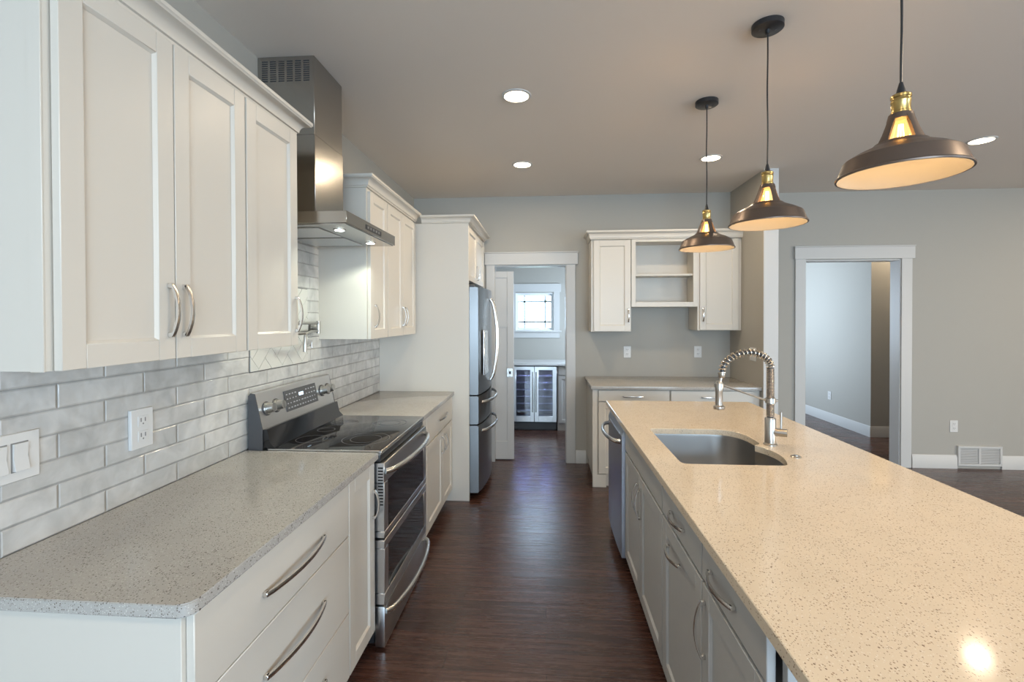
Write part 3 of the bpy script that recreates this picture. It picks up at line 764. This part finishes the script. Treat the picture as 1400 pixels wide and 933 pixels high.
# ---- pot filler
t = thing('pot_filler', 'chrome folding pot filler tap on the wall above the range', 'faucet', (XW+.013, 2.75, 1.45))
C = mat('dark_chrome', (.42, .41, .39), .3, 1.0)  # base colour darkened against the hood lamps' glare
Y0, Y1, Y2 = 2.70, 2.30, 2.475
m = MB(); m.cyl((XW+.0095, Y0, 1.47), (XW+.020, Y0, 1.47), .030, seg=28); m.cyl((XW+.02, Y0, 1.47), (XW+.055, Y0, 1.47), .011); m.cyl((XW+.055, Y0, 1.437), (XW+.055, Y0, 1.512), .011); m.build('wall_mount', C, t)
m = MB(); m.tube([(XW+.055, Y0, 1.500), (XW+.06, (Y0+Y1)/2, 1.500), (XW+.075, Y1, 1.500)], .0075); m.cyl((XW+.075, Y1, 1.430), (XW+.075, Y1, 1.515), .011); m.build('upper_arm', C, t)
m = MB(); m.tube([(XW+.055, Y0-.012, 1.452), (XW+.065, Y0-.10, 1.452), (XW+.09, Y2+.02, 1.445), (XW+.092, Y2+.004, 1.438), (XW+.092, Y2, 1.420), (XW+.092, Y2, 1.36)], .0075); m.tube([(XW+.075, Y1, 1.445), (XW+.092, Y2, 1.445)], .0075); m.cyl((XW+.092, Y2, 1.345), (XW+.092, Y2, 1.39), .011); m.build('lower_arm', C, t)
m = MB(); m.tube([(XW+.092, Y2, 1.378), (XW+.120, Y2+.02, 1.380)], .0045); m.cyl((XW+.120, Y2+.02, 1.366), (XW+.120, Y2+.02, 1.396), .005); m.build('lever', C, t)

# ================================================================== HUTCH
FH = Frame('-y', 4.670)
t = thing('wall_cabinet', 'white wall cabinet left of the open shelf unit on the back wall', 'cabinet', (.63, 4.8, 1.38))
MB().box(.445, .832, 4.671, YB, 1.388, 2.290, .001).build('body', CF, t); d = shaker(FH, .470, .826, 1.392, 2.282, t, CF); pull(FH, .803, 1.545, .135, True, d)
t = thing('wall_cabinet', 'white wall cabinet right of the open shelf unit, in the nook corner', 'cabinet', (1.67, 4.8, 1.4))
MB().box(1.466, 1.878, 4.671, YB, 1.400, 2.290, .001).build('body', CF, t); d = shaker(FH, 1.484, 1.846, 1.404, 2.282, t, CF); pull(FH, 1.512, 1.553, .135, True, d)
t = thing('open_shelf_cabinet', 'white open-fronted cabinet with one shelf between two wall cabinets', 'cabinet', (1.15, 4.8, 1.63))
m = MB(); m.box(.833, .852, 4.672, YB, 1.63, 2.290); m.box(1.446, 1.465, 4.672, YB, 1.63, 2.290); m.box(.852, 1.446, 4.672, YB, 1.63, 1.65); m.box(.852, 1.446, 4.672, YB, 2.27, 2.29); m.box(.852, 1.446, YB-.012, YB, 1.65, 2.27)
m.build('case', CF, t)
m = MB(); m.fbox(FH, .834, .874, 1.63, 2.289, 0, .018, .001); m.fbox(FH, 1.422, 1.464, 1.63, 2.289, 0, .018, .001); m.fbox(FH, .874, 1.422, 1.63, 1.676, 0, .018, .001); m.fbox(FH, .874, 1.422, 2.262, 2.289, 0, .018, .001); m.build('face_frame', CF, t)
MB().box(.853, 1.445, 4.69, YB-.013, 1.933, 1.952, .001).build('shelf', CF, t)
mo = molding(MB(), [(.443, YB), (.443, 4.650), (1.879, 4.650)][::1], crown_prof(2.291, 2.372, .045))
def rev(path): return path[::-1]
tag(mo.build('crown_molding', CF), 'white crown molding along the top of the nook wall cabinets', 'molding')
FHB = Frame('-y', 4.272)
for i, (a, b, lab) in enumerate(((.425, 1.100, 'white base cabinet at the left of the nook, beside the doorway'), (1.1005, 1.878, 'white base cabinet at the right of the nook, behind the faucet'))):
    t = thing('nook_base_cabinet', lab, 'cabinet', ((a+b)/2, 4.6, 0))
    m = MB(); m.box(a, b, 4.273, YB-.001, .10, .883, .001); m.box(a+(.02 if i == 0 else 0), b, 4.30, YB-.001, 0, .10)
    if i == 0: m.box(.4175, .460, 4.255, 4.2735, .0, .883, .001); m.box(.425, .54, 4.2535, 4.273, 0, .115, .001)
    m.build('body', CF, t)
    x0, x1 = ((.472, 1.094) if i == 0 else (1.108, 1.815))
    d = slab(FHB, x0, x1, .775, .874, t, CF); pull(FHB, .775 if i == 0 else 1.455, .820, .175, False, d)
    mid = (x0+x1)/2
    d = shaker(FHB, x0, mid-.002, .12, .768, t, CF); pull(FHB, mid-.03, .66, .125, True, d)
    d = shaker(FHB, mid+.002, x1, .12, .768, t, CF); pull(FHB, mid+.03, .66, .125, True, d)
tag(MB().box(.403, 1.879, 4.225, YB-.0005, .884, .914, .0025, 2).build('countertop', GREY_TOP), 'grey quartz countertop on the white cabinets in the back nook', 'countertop')
FN = Frame('-y', YB)
outlet(FN, .843, 1.168, 'white outlet on the nook wall, left one below the open shelf', w=.075)
outlet(FN, 1.558, 1.172, 'white outlet on the nook wall, below the right wall cabinet', w=.075)
FS = Frame('-x', 1.88)
t = thing('light_switch', 'pale two-gang switch plate on the nook side wall behind the faucet spring', 'switch', FS(4.41, 1.13, 0))
MB().fbox(FS, 4.35, 4.475, 1.13, 1.25, .0002, .006, .002).build('cover_plate', MT['plastic'], t)
for c in (4.385, 4.44): MB().fbox(FS, c-.016, c+.016, 1.157, 1.223, .006, .009, .001).build('rocker', MT['plastic'], t)
FR_ = Frame('-y', YR)
outlet(FR_, 4.09, .425, 'white outlet on the living room wall above the floor vent', w=.075)
FHL = Frame('-x', 4.11)
outlet(FHL, 7.12, .385, 'white outlet on the hall wall seen through the cased opening', w=.075)
t = thing('vent_register', 'white return air grille set into the living room baseboard', 'vent', (4.327, YR-.01, .03))
m = MB(); m.fbox(FR_, 4.12, 4.535, .03, .052, 0, .022, .002); m.fbox(FR_, 4.12, 4.535, .208, .230, 0, .022, .002)
for u in (4.12, 4.313, 4.513): m.fbox(FR_, u, u+.022, .052, .208, 0, .022, .002)
m.build('frame', MT['trim'], t)
m = MB(); m.fbox(FR_, 4.142, 4.513, .052, .208, .001, .006); m.build('backing', MT['plasticgrey'], t)
m = MB()
for k in range(15): m.fbox(FR_, 4.142, 4.513, .056+k*.0102, .0625+k*.0102, .006, .014)
m.build('louvers', MT['trim'], t)

# ================================================================== ISLAND
FI = Frame('-x', .490); IG = MT['islandgrey']
m_side = MB()
t = thing('sink_base_cabinet', 'grey island cabinet under the sink with a long false front above two doors', 'cabinet', (.8, 2.39, 0))
m = MB(); m.box(.508, 1.10, 1.935, 2.828, .10, .13); m.box(.508, .51, 1.935, 2.828, .13, .883); m.box(1.08, 1.10, 1.935, 2.828, .13, .883); m.box(.51, 1.08, 1.935, 1.955, .13, .883); m.box(.51, 1.08, 2.808, 2.828, .13, .883); m.box(.55, 1.10, 1.935, 2.828, 0, .10)
m.build('body', MT['gap_shade'], t)
SINKBASE = t
slab(FI, 1.941, 2.826, .742, .874, t, IG, name='false_front')
d = shaker(FI, 2.400, 2.826, .104, .729, t, IG); pull(FI, 2.435, .60, .15, True, d)
d = shaker(FI, 1.941, 2.394, .104, .729, t, IG); pull(FI, 2.362, .60, .15, True, d)
t = thing('pullout_island_cabinet', 'grey island cabinet whose drawer and lower front both have horizontal pulls', 'cabinet', (.8, 1.69, 0))
m = MB(); m.box(.508, 1.10, 1.452, 1.9345, .10, .883, .001); m.box(.55, 1.10, 1.452, 1.9345, 0, .10); m.build('body', MT['gap_shade'], t)
d = slab(FI, 1.457, 1.932, .742, .874, t, IG); pull(FI, 1.705, .802, .155, False, d)
d = shaker(FI, 1.457, 1.932, .104, .729, t, IG); pull(FI, 1.75, .655, .155, False, d)
t = thing('island_end_cabinet', 'nearest grey island cabinet with a drawer above a side-pull door', 'cabinet', (.8, 1.24, 0))
m = MB(); m.box(.508, 1.10, 1.030, 1.4515, .10, .883, .001); m.box(.55, 1.10, 1.030, 1.4515, 0, .10); m.build('body', MT['gap_shade'], t)
d = slab(FI, 1.034, 1.448, .742, .874, t, IG); pull(FI, 1.285, .802, .17, False, d)
d = shaker(FI, 1.034, 1.448, .104, .729, t, IG); pull(FI, 1.422, .60, .17, True, d)
m = MB(); m.box(.500, 1.098, 1.006, 1.0285, 0, .883, .001); m.box(.497, .515, 1.000, 1.006, 0, .883, .001)
m.build('end_panel', IG, t)
m = MB(); m.box(1.101, 1.125, 1.032, 3.470, 0, .883, .001); tag(m.build('island_back_board', IG), 'grey board along the hidden seating side of the island', 'board')
m = MB(); m.box(.470, 1.10, 3.442, 3.468, 0, .883, .001); tag(m.build('island_end_board', IG), 'grey board at the far end of the island beyond the dishwasher', 'board')
# dishwasher
t = thing('dishwasher', 'stainless dishwasher with a bowed bar handle in the island', 'dishwasher', (.8, 3.14, 0))
MB().box(.50, 1.09, 2.836, 3.436, .10, .878).box(.56, 1.09, 2.836, 3.436, 0, .10).build('body', MT['darkgrey'], t)
m = MB(); P = [(.499, 2.838)]
for i in range(11):
    y = 2.840+(3.432-2.840)*i/10; P.append((.452-.006*(1-((y-3.136)/.296)**2), y))
P.append((.499, 3.434)); m.prism(P, 'z', .085, .815)
d = m.build('door', mat('dishwasher_steel', (.50, .52, .58), .32, 1.0), t)
m = MB(); m.prism([(.499, .8155), (.452, .8155), (.470, .874), (.499, .874)], 'y', 2.838, 3.434); m.build('control_strip', MT['steel'], t)
m = MB(); pts = []
for i in range(31):
    q = i/30; pts.append((.452-.072*math.sin(PI*q)**.45, 2.87+(3.40-2.87)*q, .775))
m.sweep(pts, [(.014*math.cos(2*PI*k/14), .010*math.sin(2*PI*k/14)) for k in range(14)], (0, 0, 1)); m.build('handle', MT['steel_light'], d)

# island top with D-shaped sink cutout
def arc_pts(P0, P1, P2, n):
    out = []
    for i in range(n+1):
        q = i/n; out.append(((1-q)**2*P0[0]+2*q*(1-q)*P1[0]+q*q*P2[0], (1-q)**2*P0[1]+2*q*(1-q)*P1[1]+q*q*P2[1]))
    return out
hole = []
hole += arc_pts((.60, 2.010), (.570, 2.010), (.570, 2.045), 5)
hole += arc_pts((.570, 2.600), (.570, 2.640), (.605, 2.640), 5)
hole += arc_pts((.90, 2.640), (1.055, 2.635), (1.040, 2.400), 12)
hole += arc_pts((1.036, 2.365), (1.025, 2.335), (1.000, 2.325), 4)
hole += arc_pts((1.000, 2.322), (1.075, 2.20), (1.010, 2.045), 10)[1:]
hole += arc_pts((1.003, 2.030), (.992, 2.010), (.965, 2.010), 4)
def island_top():
    bm = bmesh.new(); z0, z1 = .884, .914
    outer = [(.443, .70), (1.46, .70), (1.46, 3.505), (.443, 3.505)]
    rings = {}
    for z in (z0, z1):
        vo = [bm.verts.new((x, y, z)) for x, y in outer]; vi = [bm.verts.new((x, y, z)) for x, y in hole]
        eo = [bm.edges.new((vo[i], vo[(i+1) % len(vo)])) for i in range(len(vo))]
        ei = [bm.edges.new((vi[i], vi[(i+1) % len(vi)])) for i in range(len(vi))]
        bmesh.ops.triangle_fill(bm, use_beauty=True, use_dissolve=False, edges=eo+ei)
        rings[z] = (vo, vi)
    for k in (0, 1):
        a, b = rings[z0][k], rings[z1][k]
        for i in range(len(a)): bm.faces.new((a[i], a[(i+1) % len(a)], b[(i+1) % len(a)], b[i]))
    m = MB(); m.bm.free(); m.bm = bm
    ed = [e for e in bm.edges if all(abs(v.co.z-z1) < 1e-6 for v in e.verts) and len(e.link_faces) == 2 and e.calc_face_angle(0) > 1]
    bmesh.ops.bevel(bm, geom=ed, offset=.002, segments=1, affect='EDGES')
    return m
tag(island_top().build('island_countertop', MT['quartz_lamp_warmed'], base=(.95, 2.1, .884)), 'flecked quartz slab topping the kitchen island, pendant warmth in its colour', 'countertop')
# sink bowl: follows the cutout slightly larger
def scaled(P, k, c=(.80, 2.33)):
    return [(c[0]+(x-c[0])*k, c[1]+(y-c[1])*k) for x, y in P]
t = thing('sink', 'undermount stainless steel sink with a curved back edge in the island', 'sink', (.80, 2.33, .68))
bm = bmesh.new(); rings = []
levels = [(1.05, .8835), (1.012, .8830), (1.008, .870), (1.0, .72), (.96, .695), (.90, .688), (.30, .684)]
for k, z in levels: rings.append([bm.verts.new((x, y, z)) for x, y in scaled(hole, k)])
for a, b in zip(rings, rings[1:]):
    for i in range(len(a)): bm.faces.new((a[i], a[(i+1) % len(a)], b[(i+1) % len(a)], b[i]))
bm.faces.new(rings[-1]); m = MB(); m.bm.free(); m.bm = bm; bowl = m.build('bowl', MT['sinksteel'], t, smooth=1.2)
so = bowl.modifiers.new('thickness', 'SOLIDIFY'); so.thickness = .0015; so.offset = 0
m = MB(); m.lathe((.84, 2.36, .686), [(.001, .002), (.030, .001), (.036, .003), (.045, .003), (.047, 0)], 32); m.build('drain', MT['chrome'], t)
# faucet
FX, FY = 1.075, 2.335
t = thing('kitchen_faucet', 'brushed nickel spring-neck pull-down faucet standing behind the island sink', 'faucet', (FX, FY, .914))
NK = mat('brushed_nickel', (.50, .475, .44), .28, 1.0)
m = MB(); m.lathe((FX, FY, .914), [(.001, 0), (.030, 0), (.030, .006), (.0245, .010), (.0245, .125), (.021, .132), (.001, .132)], 32); m.build('base', NK, t)
m = MB(); m.cyl((FX, FY, 1.04), (FX, FY, 1.285), .0150, seg=24); m.build('riser', MT['darkgrey'], t)
m = MB()
for k in range(34): m.lathe((FX, FY, 1.052+k*.0068), [(.0145, .0005), (.0180, .0012), (.0188, .0025), (.0180, .0040), (.0145, .0048)], 20, close=True)
m.build('riser_coil', mat('coil_nickel', (.55, .49, .42), .3, 1.0), t)
# arch path in plan towards -x
ARC = []; SX = .845
for i in range(41):
    q = i/40; a = PI*q; rx = (FX-SX)/2
    ARC.append(Vector((FX-rx+rx*math.cos(a), FY-.01*q, 1.285+.088*math.sin(a)*1.0 + (-.03*q))))
m = MB(); m.tube(ARC, .009, 10); m.build('hose', MT['darkgrey'], t)
m = MB(); pts = []; turns = 19; npt = turns*12
for i in range(npt+1):
    q = i/npt; f_ = q*40; k = min(39, int(f_)); p = ARC[k].lerp(ARC[k+1], f_-k); tg = (ARC[k+1]-ARC[k]).normalized(); n1 = Vector((0, 1, 0)); n2 = tg.cross(n1).normalized()
    a = 2*PI*turns*q; pts.append(p+n1*.0155*math.cos(a)+n2*.0155*math.sin(a))
m.tube(pts, .0036, 6); m.build('spring', mat('spring_nickel', (.60, .56, .50), .26, 1.0), t)
E0 = ARC[-1]
m = MB(); m.lathe((E0.x, E0.y, E0.z-.018), [(.001, 0), (.013, 0), (.016, .006), (.016, .020), (.010, .026), (.001, .026)], 20)
m.tube([E0, E0+Vector((-.004, 0, -.03)), (.832, E0.y, 1.21)], .0065, 10); m.build('hose_end', NK, t)
m = MB(); m.lathe((.832, E0.y, 1.085), [(.001, 0), (.025, 0), (.026, .004), (.026, .014), (.017, .020), (.0165, .08), (.018, .085), (.018, .125), (.012, .135), (.001, .135)], 28); m.build('spray_head', NK, t)
m = MB(); m.tube([(.850, E0.y, 1.200), (FX-.018, FY, 1.128)], .0045, 8); m.lathe((.832, E0.y, 1.190), [(.0185, 0), (.0215, 0), (.0215, .018), (.0185, .018)], 24, close=True)
m.lathe((FX, FY, 1.115), [(.0186, 0), (.023, 0), (.023, .024), (.0186, .024)], 24, close=True); m.cyl((FX+.02, FY, 1.127), (FX+.034, FY, 1.127), .006, seg=12); m.build('docking_arm', NK, t)
m = MB(); m.cyl((FX, FY, .978), (FX+.062, FY-.035, .978), .019, seg=28); hv = m.build('valve', NK, t)
m = MB(); m.tube([(FX+.040, FY-.022, .99), (FX+.040, FY-.022, 1.075)], .0048, 10); m.build('lever', NK, hv)
m = MB(); m.lathe((1.092, 2.135, .914), [(.001, .0), (.022, 0), (.022, .003), (.017, .006), (.001, .006)], 28); bt = m.build('air_switch', NK)
tag(bt, 'small round chrome air switch button on the island near the faucet', 'button')
m = MB(); m.lathe((1.092, 2.135, .920), [(.001, 0), (.010, 0), (.010, .003), (.001, .003)], 20); m.build('push_button', NK, bt)

# ================================================================== PENDANTS
PX = .965; RIM = 1.932
def pendant(y, label, dx=0.0, scale=1.0):
    x = PX+dx; t = thing('pendant_lamp', label, 'lamp', (x, y, RIM), 'barn-style pendants over the island')
    outer = [(.1555, 0), (.156, .004), (.152, .008), (.1375, .046), (.1355, .050), (.110, .0655), (.085, .077), (.068, .0855), (.0625, .092)]
    inner = [(.0585, .088), (.068, .082), (.090, .073), (.116, .062), (.133, .050), (.148, .008), (.1525, .001)]
    m = MB(); m.lathe((x, y, RIM), outer+inner, 64, close=True); sh = m.build('lamp_shade', MT['bronze'], t, smooth=.42, label='aged bronze metal shade')
    inn = [(.058, .0875), (.0675, .0815), (.0895, .0725), (.1155, .0615), (.1325, .0495), (.1475, .0075), (.1515, .0005)]
    inn2 = [(r-.0008, z-.0008) for r, z in inn][::-1]
    m = MB(); m.lathe((x, y, RIM), inn+inn2, 64, close=True); m.build('shade_lining', MT['shadewhite'], sh, label='cream enamel lining')
    # open cage of four straps
    m = MB()
    for k in range(4):
        a0 = math.radians(-78+90*k); rows = []
        for (rr, hh, hw) in ((.0615, .088, .27), (.050, .114, .25), (.040, .140, .28), (.0305, .166, .42)):
            rows.append([[(x+(rr-dr)*math.cos(a0+hw*q/3), y+(rr-dr)*math.sin(a0+hw*q/3), RIM+hh) for q in range(-3, 4)] for dr in (0, .0015)])
        V = [[[m.bm.verts.new(p) for p in side] for side in row] for row in rows]
        for A, B in zip(V, V[1:]):
            for q in range(6):
                m.bm.faces.new((A[0][q], A[0][q+1], B[0][q+1], B[0][q])); m.bm.faces.new((A[1][q], A[1][q+1], B[1][q+1], B[1][q]))
            m.bm.faces.new((A[0][0], A[1][0], B[1][0], B[0][0])); m.bm.faces.new((A[0][6], A[1][6], B[1][6], B[0][6]))
        for E in (V[0], V[-1]):
            for q in range(6): m.bm.faces.new((E[0][q], E[0][q+1], E[1][q+1], E[1][q]))
    m.lathe((x, y, RIM+.160), [(.0315, -.004), (.0325, -.003), (.029, .013), (.020, .016), (.020, .014), (.027, .009)], 40, close=True)
    m.build('cage', MT['bronze'], t)
    m = MB(); m.lathe((x, y, RIM+.1615), [(.001, 0), (.019, 0), (.019, .012), (.0245, .0135), (.0245, .018), (.0225, .020), (.0225, .044), (.0238, .046), (.0238, .050), (.0225, .052), (.0225, .056), (.0245, .058), (.0245, .064), (.022, .067), (.010, .068), (.001, .068)], 36); m.build('socket', MT['brass'], t, label='brass socket')
    m = MB(); m.lathe((x, y, RIM+.2295), [(.001, 0), (.012, 0), (.010, .012), (.006, .028), (.0045, .034), (.001, .034)], 20); m.build('strain_relief', MT['black'], t)
    m = MB(); zt = ZC-.028; n = 24
    m.tube([(x+.002*math.sin(i/n*9)*math.sin(PI*i/n), y+.002*math.cos(i/n*7)*math.sin(PI*i/n), RIM+.262+(zt-RIM-.262)*i/n) for i in range(n+1)], .0033, 8); m.build('cord', MT['black'], t)
    m = MB(); m.lathe((x, y, ZC-.0255), [(.001, 0), (.060, 0), (.064, .003), (.064, .025), (.001, .025)], 48); m.cyl((x, y, ZC-.042), (x, y, ZC-.0255), .008, .010, 16)
    cn = m.build('canopy', MT['black'], t)
    m = MB(); [m.cyl((x+s*.035, y, ZC-.0275), (x+s*.035, y, ZC-.0256), .005, seg=12) for s in (-1, 1)]; m.build('screws', MT['darkgrey'], cn)
    m = MB(); m.lathe((x, y, RIM+.050), [(.0005, 0), (.014, .004), (.024, .016), (.0285, .034), (.026, .055), (.018, .085), (.013, .105), (.012, .116), (.001, .116)], 28); bl = m.build('bulb', MT['bulb'], t, label='clear filament bulb, lit')
    m = MB()
    for k in range(6):
        a = PI/3*k; m.cyl((x+.010*math.cos(a), y+.010*math.sin(a), RIM+.075), (x+.005*math.cos(a), y+.005*math.sin(a), RIM+.145), .0014, seg=6)
    m.build('filament', MT['filament'], bl)
    ld = bpy.data.lights.new('pendant_bulb_glow', 'POINT'); ld.energy = PEND_W; ld.color = WARM; ld.shadow_soft_size = .030
    lo = bpy.data.objects.new('pendant_bulb_glow', ld); COL.objects.link(lo); lo.location = (x, y, RIM+.036)
PEND_W = 3.3
pendant(1.42, 'nearest and largest-looking bronze barn pendant at upper right', .045)
pendant(2.13, 'middle bronze barn pendant of the row over the island')
pendant(2.86, 'farthest bronze barn pendant, hanging in front of the nook cabinets', -.015)

# ---- recessed lights
def can_light(x, y, label, power=8):
    t = thing('recessed_light', label, 'ceiling light', (x, y, ZC-.01), 'recessed ceiling lights')
    m = MB(); m.lathe((x, y, ZC-.006), [(.070, .0), (.073, -.001), (.084, .002), (.086, .006), (.070, .006)], 48, close=True); m.build('trim_ring', MT['trim'], t)
    m = MB(); m.lathe((x, y, ZC-.004), [(.001, 0), (.0695, 0), (.0695, .003), (.001, .003)], 40); m.build('lens', MT['canlight'], t)
    ld = bpy.data.lights.new('ceiling_glow', 'AREA'); ld.shape = 'DISK'; ld.size = .138; ld.energy = power; ld.color = CAN
    lo = bpy.data.objects.new('ceiling_glow', ld); COL.objects.link(lo); lo.location = (x, y, ZC-.012)
can_light(-.166, 2.705, 'lit recessed ceiling light nearest the camera, above the aisle')
can_light(-.193, 3.917, 'lit recessed ceiling light farther along above the aisle')
can_light(1.32, 3.875, 'lit recessed ceiling light beside the farthest pendant cord')
can_light(3.146, 3.645, 'lit recessed ceiling light at the right edge beyond the nearest pendant', 2.5)
for k, (x, y) in enumerate(((2.4, 1.1), (-.166, -.6), (3.146, 1.0), (5.2, 3.6), (1.3, -.6))):  # unseen ceiling lamps without fixtures, added to brighten the room
    ld = bpy.data.lights.new('ceiling_glow', 'AREA'); ld.shape = 'DISK'; ld.size = .12; ld.energy = 12; ld.color = CAN
    lo = bpy.data.objects.new('ceiling_glow', ld); COL.objects.link(lo); lo.location = (x, y, ZC-.012)
ld = bpy.data.lights.new('hall_can_glow', 'AREA'); ld.shape = 'DISK'; ld.size = .12; ld.energy = 14; ld.color = CAN
lo = bpy.data.objects.new('hall_can_glow', ld); COL.objects.link(lo); lo.location = (4.45, 5.95, ZC-.012)

# ================================================================== PANTRY
t = thing('wine_cooler', 'stainless two-door wine cooler with glass doors under the pantry counter', 'cooler', (-.15, 6.6, 0))
CYF = 6.34; FC = Frame('-y', CYF)
m = MB(); m.box(-.455, .145, CYF+.02, 6.88, .10, .12); m.box(-.455, .145, CYF+.02, 6.88, .86, .878); m.box(-.455, -.437, CYF+.02, 6.88, .12, .86); m.box(.127, .145, CYF+.02, 6.88, .12, .86); m.box(-.437, .127, 6.86, 6.88, .12, .86); m.box(-.16, -.15, CYF+.02, 6.86, .12, .86)
m.box(-.44, .13, CYF+.05, 6.86, 0, .10); m.build('body', MT['black'], t)
for (a, b, hs) in ((-.453, -.158, 1), (-.152, .143, -1)):
    m = MB(); s_ = .052; m.fbox(FC, a, a+s_, .125, .868, 0, .035, .002); m.fbox(FC, b-s_, b, .125, .868, 0, .035, .002); m.fbox(FC, a+s_, b-s_, .125, .200, 0, .035, .002); m.fbox(FC, a+s_, b-s_, .822, .868, 0, .035, .002)
    d = m.build('door', MT['steel'], t)
    MB().fbox(FC, a+s_, b-s_, .200, .822, .010, .016).build('glass', MT['coolerglass'], d)
    hu = (b-.020) if hs == 1 else (a+.020)
    m = MB(); m.cyl(FC(hu, .26, .062), FC(hu, .80, .062), .007, seg=12)
    for z in (.30, .76): m.cyl(FC(hu, z, .035), FC(hu, z, .062), .005, seg=10)
    m.build('handle', MT['steel_light'], d)
    m = MB(); m.fbox(FC, (a+b)/2-.012, (a+b)/2+.012, .155, .167, .035, .037); m.build('badge', MT['plastic'], d)
    for k in range(6):
        m = MB(); z = .26+k*.093; m.box(a+s_-.01, b-s_+.01, CYF+.03, CYF+.045, z, z+.016, .001)
        for j in range(7): m.box(a+.06+j*.026, a+.064+j*.026, CYF+.045, 6.8, z+.004, z+.008)
        m.build('rack', MT['steel_light'], t)
    m = MB(); m.box(a+s_, b-s_, CYF+.06, CYF+.09, .835, .845); m.build('led_strip', MT['coolerled'], t)
    ld = bpy.data.lights.new('cooler_led', 'AREA'); ld.size = .15; ld.size_y = .15; ld.energy = 4.0; ld.color = (.5, .55, 1.0)
    lo = bpy.data.objects.new('cooler_led', ld); COL.objects.link(lo); lo.location = ((a+b)/2, CYF+.15, .83)
m = MB(); m.fbox(FC, -.45, .14, .015, .10, -.05, -.02, .002)
for k in range(5): m.fbox(FC, -.43, .12, .025+k*.015, .031+k*.015, -.02, -.012)
m.build('kick_grille', MT['darkgrey'], t)
t = thing('pantry_base_cabinet', 'grey base cabinet right of the wine cooler in the pantry', 'cabinet', (.5, 6.6, 0))
m = MB(); m.box(.155, .90, CYF+.001, 6.895, .10, .882, .001); m.box(.155, .90, CYF+.02, 6.895, 0, .10); m.build('body', IG, t)
slab(FC, .17, .52, .755, .872, t, IG, name='drawer'); shaker(FC, .17, .52, .108, .745, t, IG, st=.045)
slab(FC, .53, .89, .755, .872, t, IG, name='drawer'); shaker(FC, .53, .89, .108, .745, t, IG, st=.045)
tag(MB().box(-1.39, .91, 6.285, 6.898, .884, .914, .002).build('pantry_countertop', mat('pale_pantry_quartz', (.62, .63, .64), .2)), 'pale countertop above the wine cooler in the pantry', 'countertop')
t = thing('pantry_base_cabinet', 'grey base cabinet left of the wine cooler, hidden behind the pocket door', 'cabinet', (-.9, 6.6, 0))
m = MB(); m.box(-1.39, -.465, CYF+.001, 6.895, 0, .882, .001); m.build('body', IG, t); shaker(FC, -1.38, -.925, .108, .872, t, IG); shaker(FC, -.92, -.47, .108, .872, t, IG)
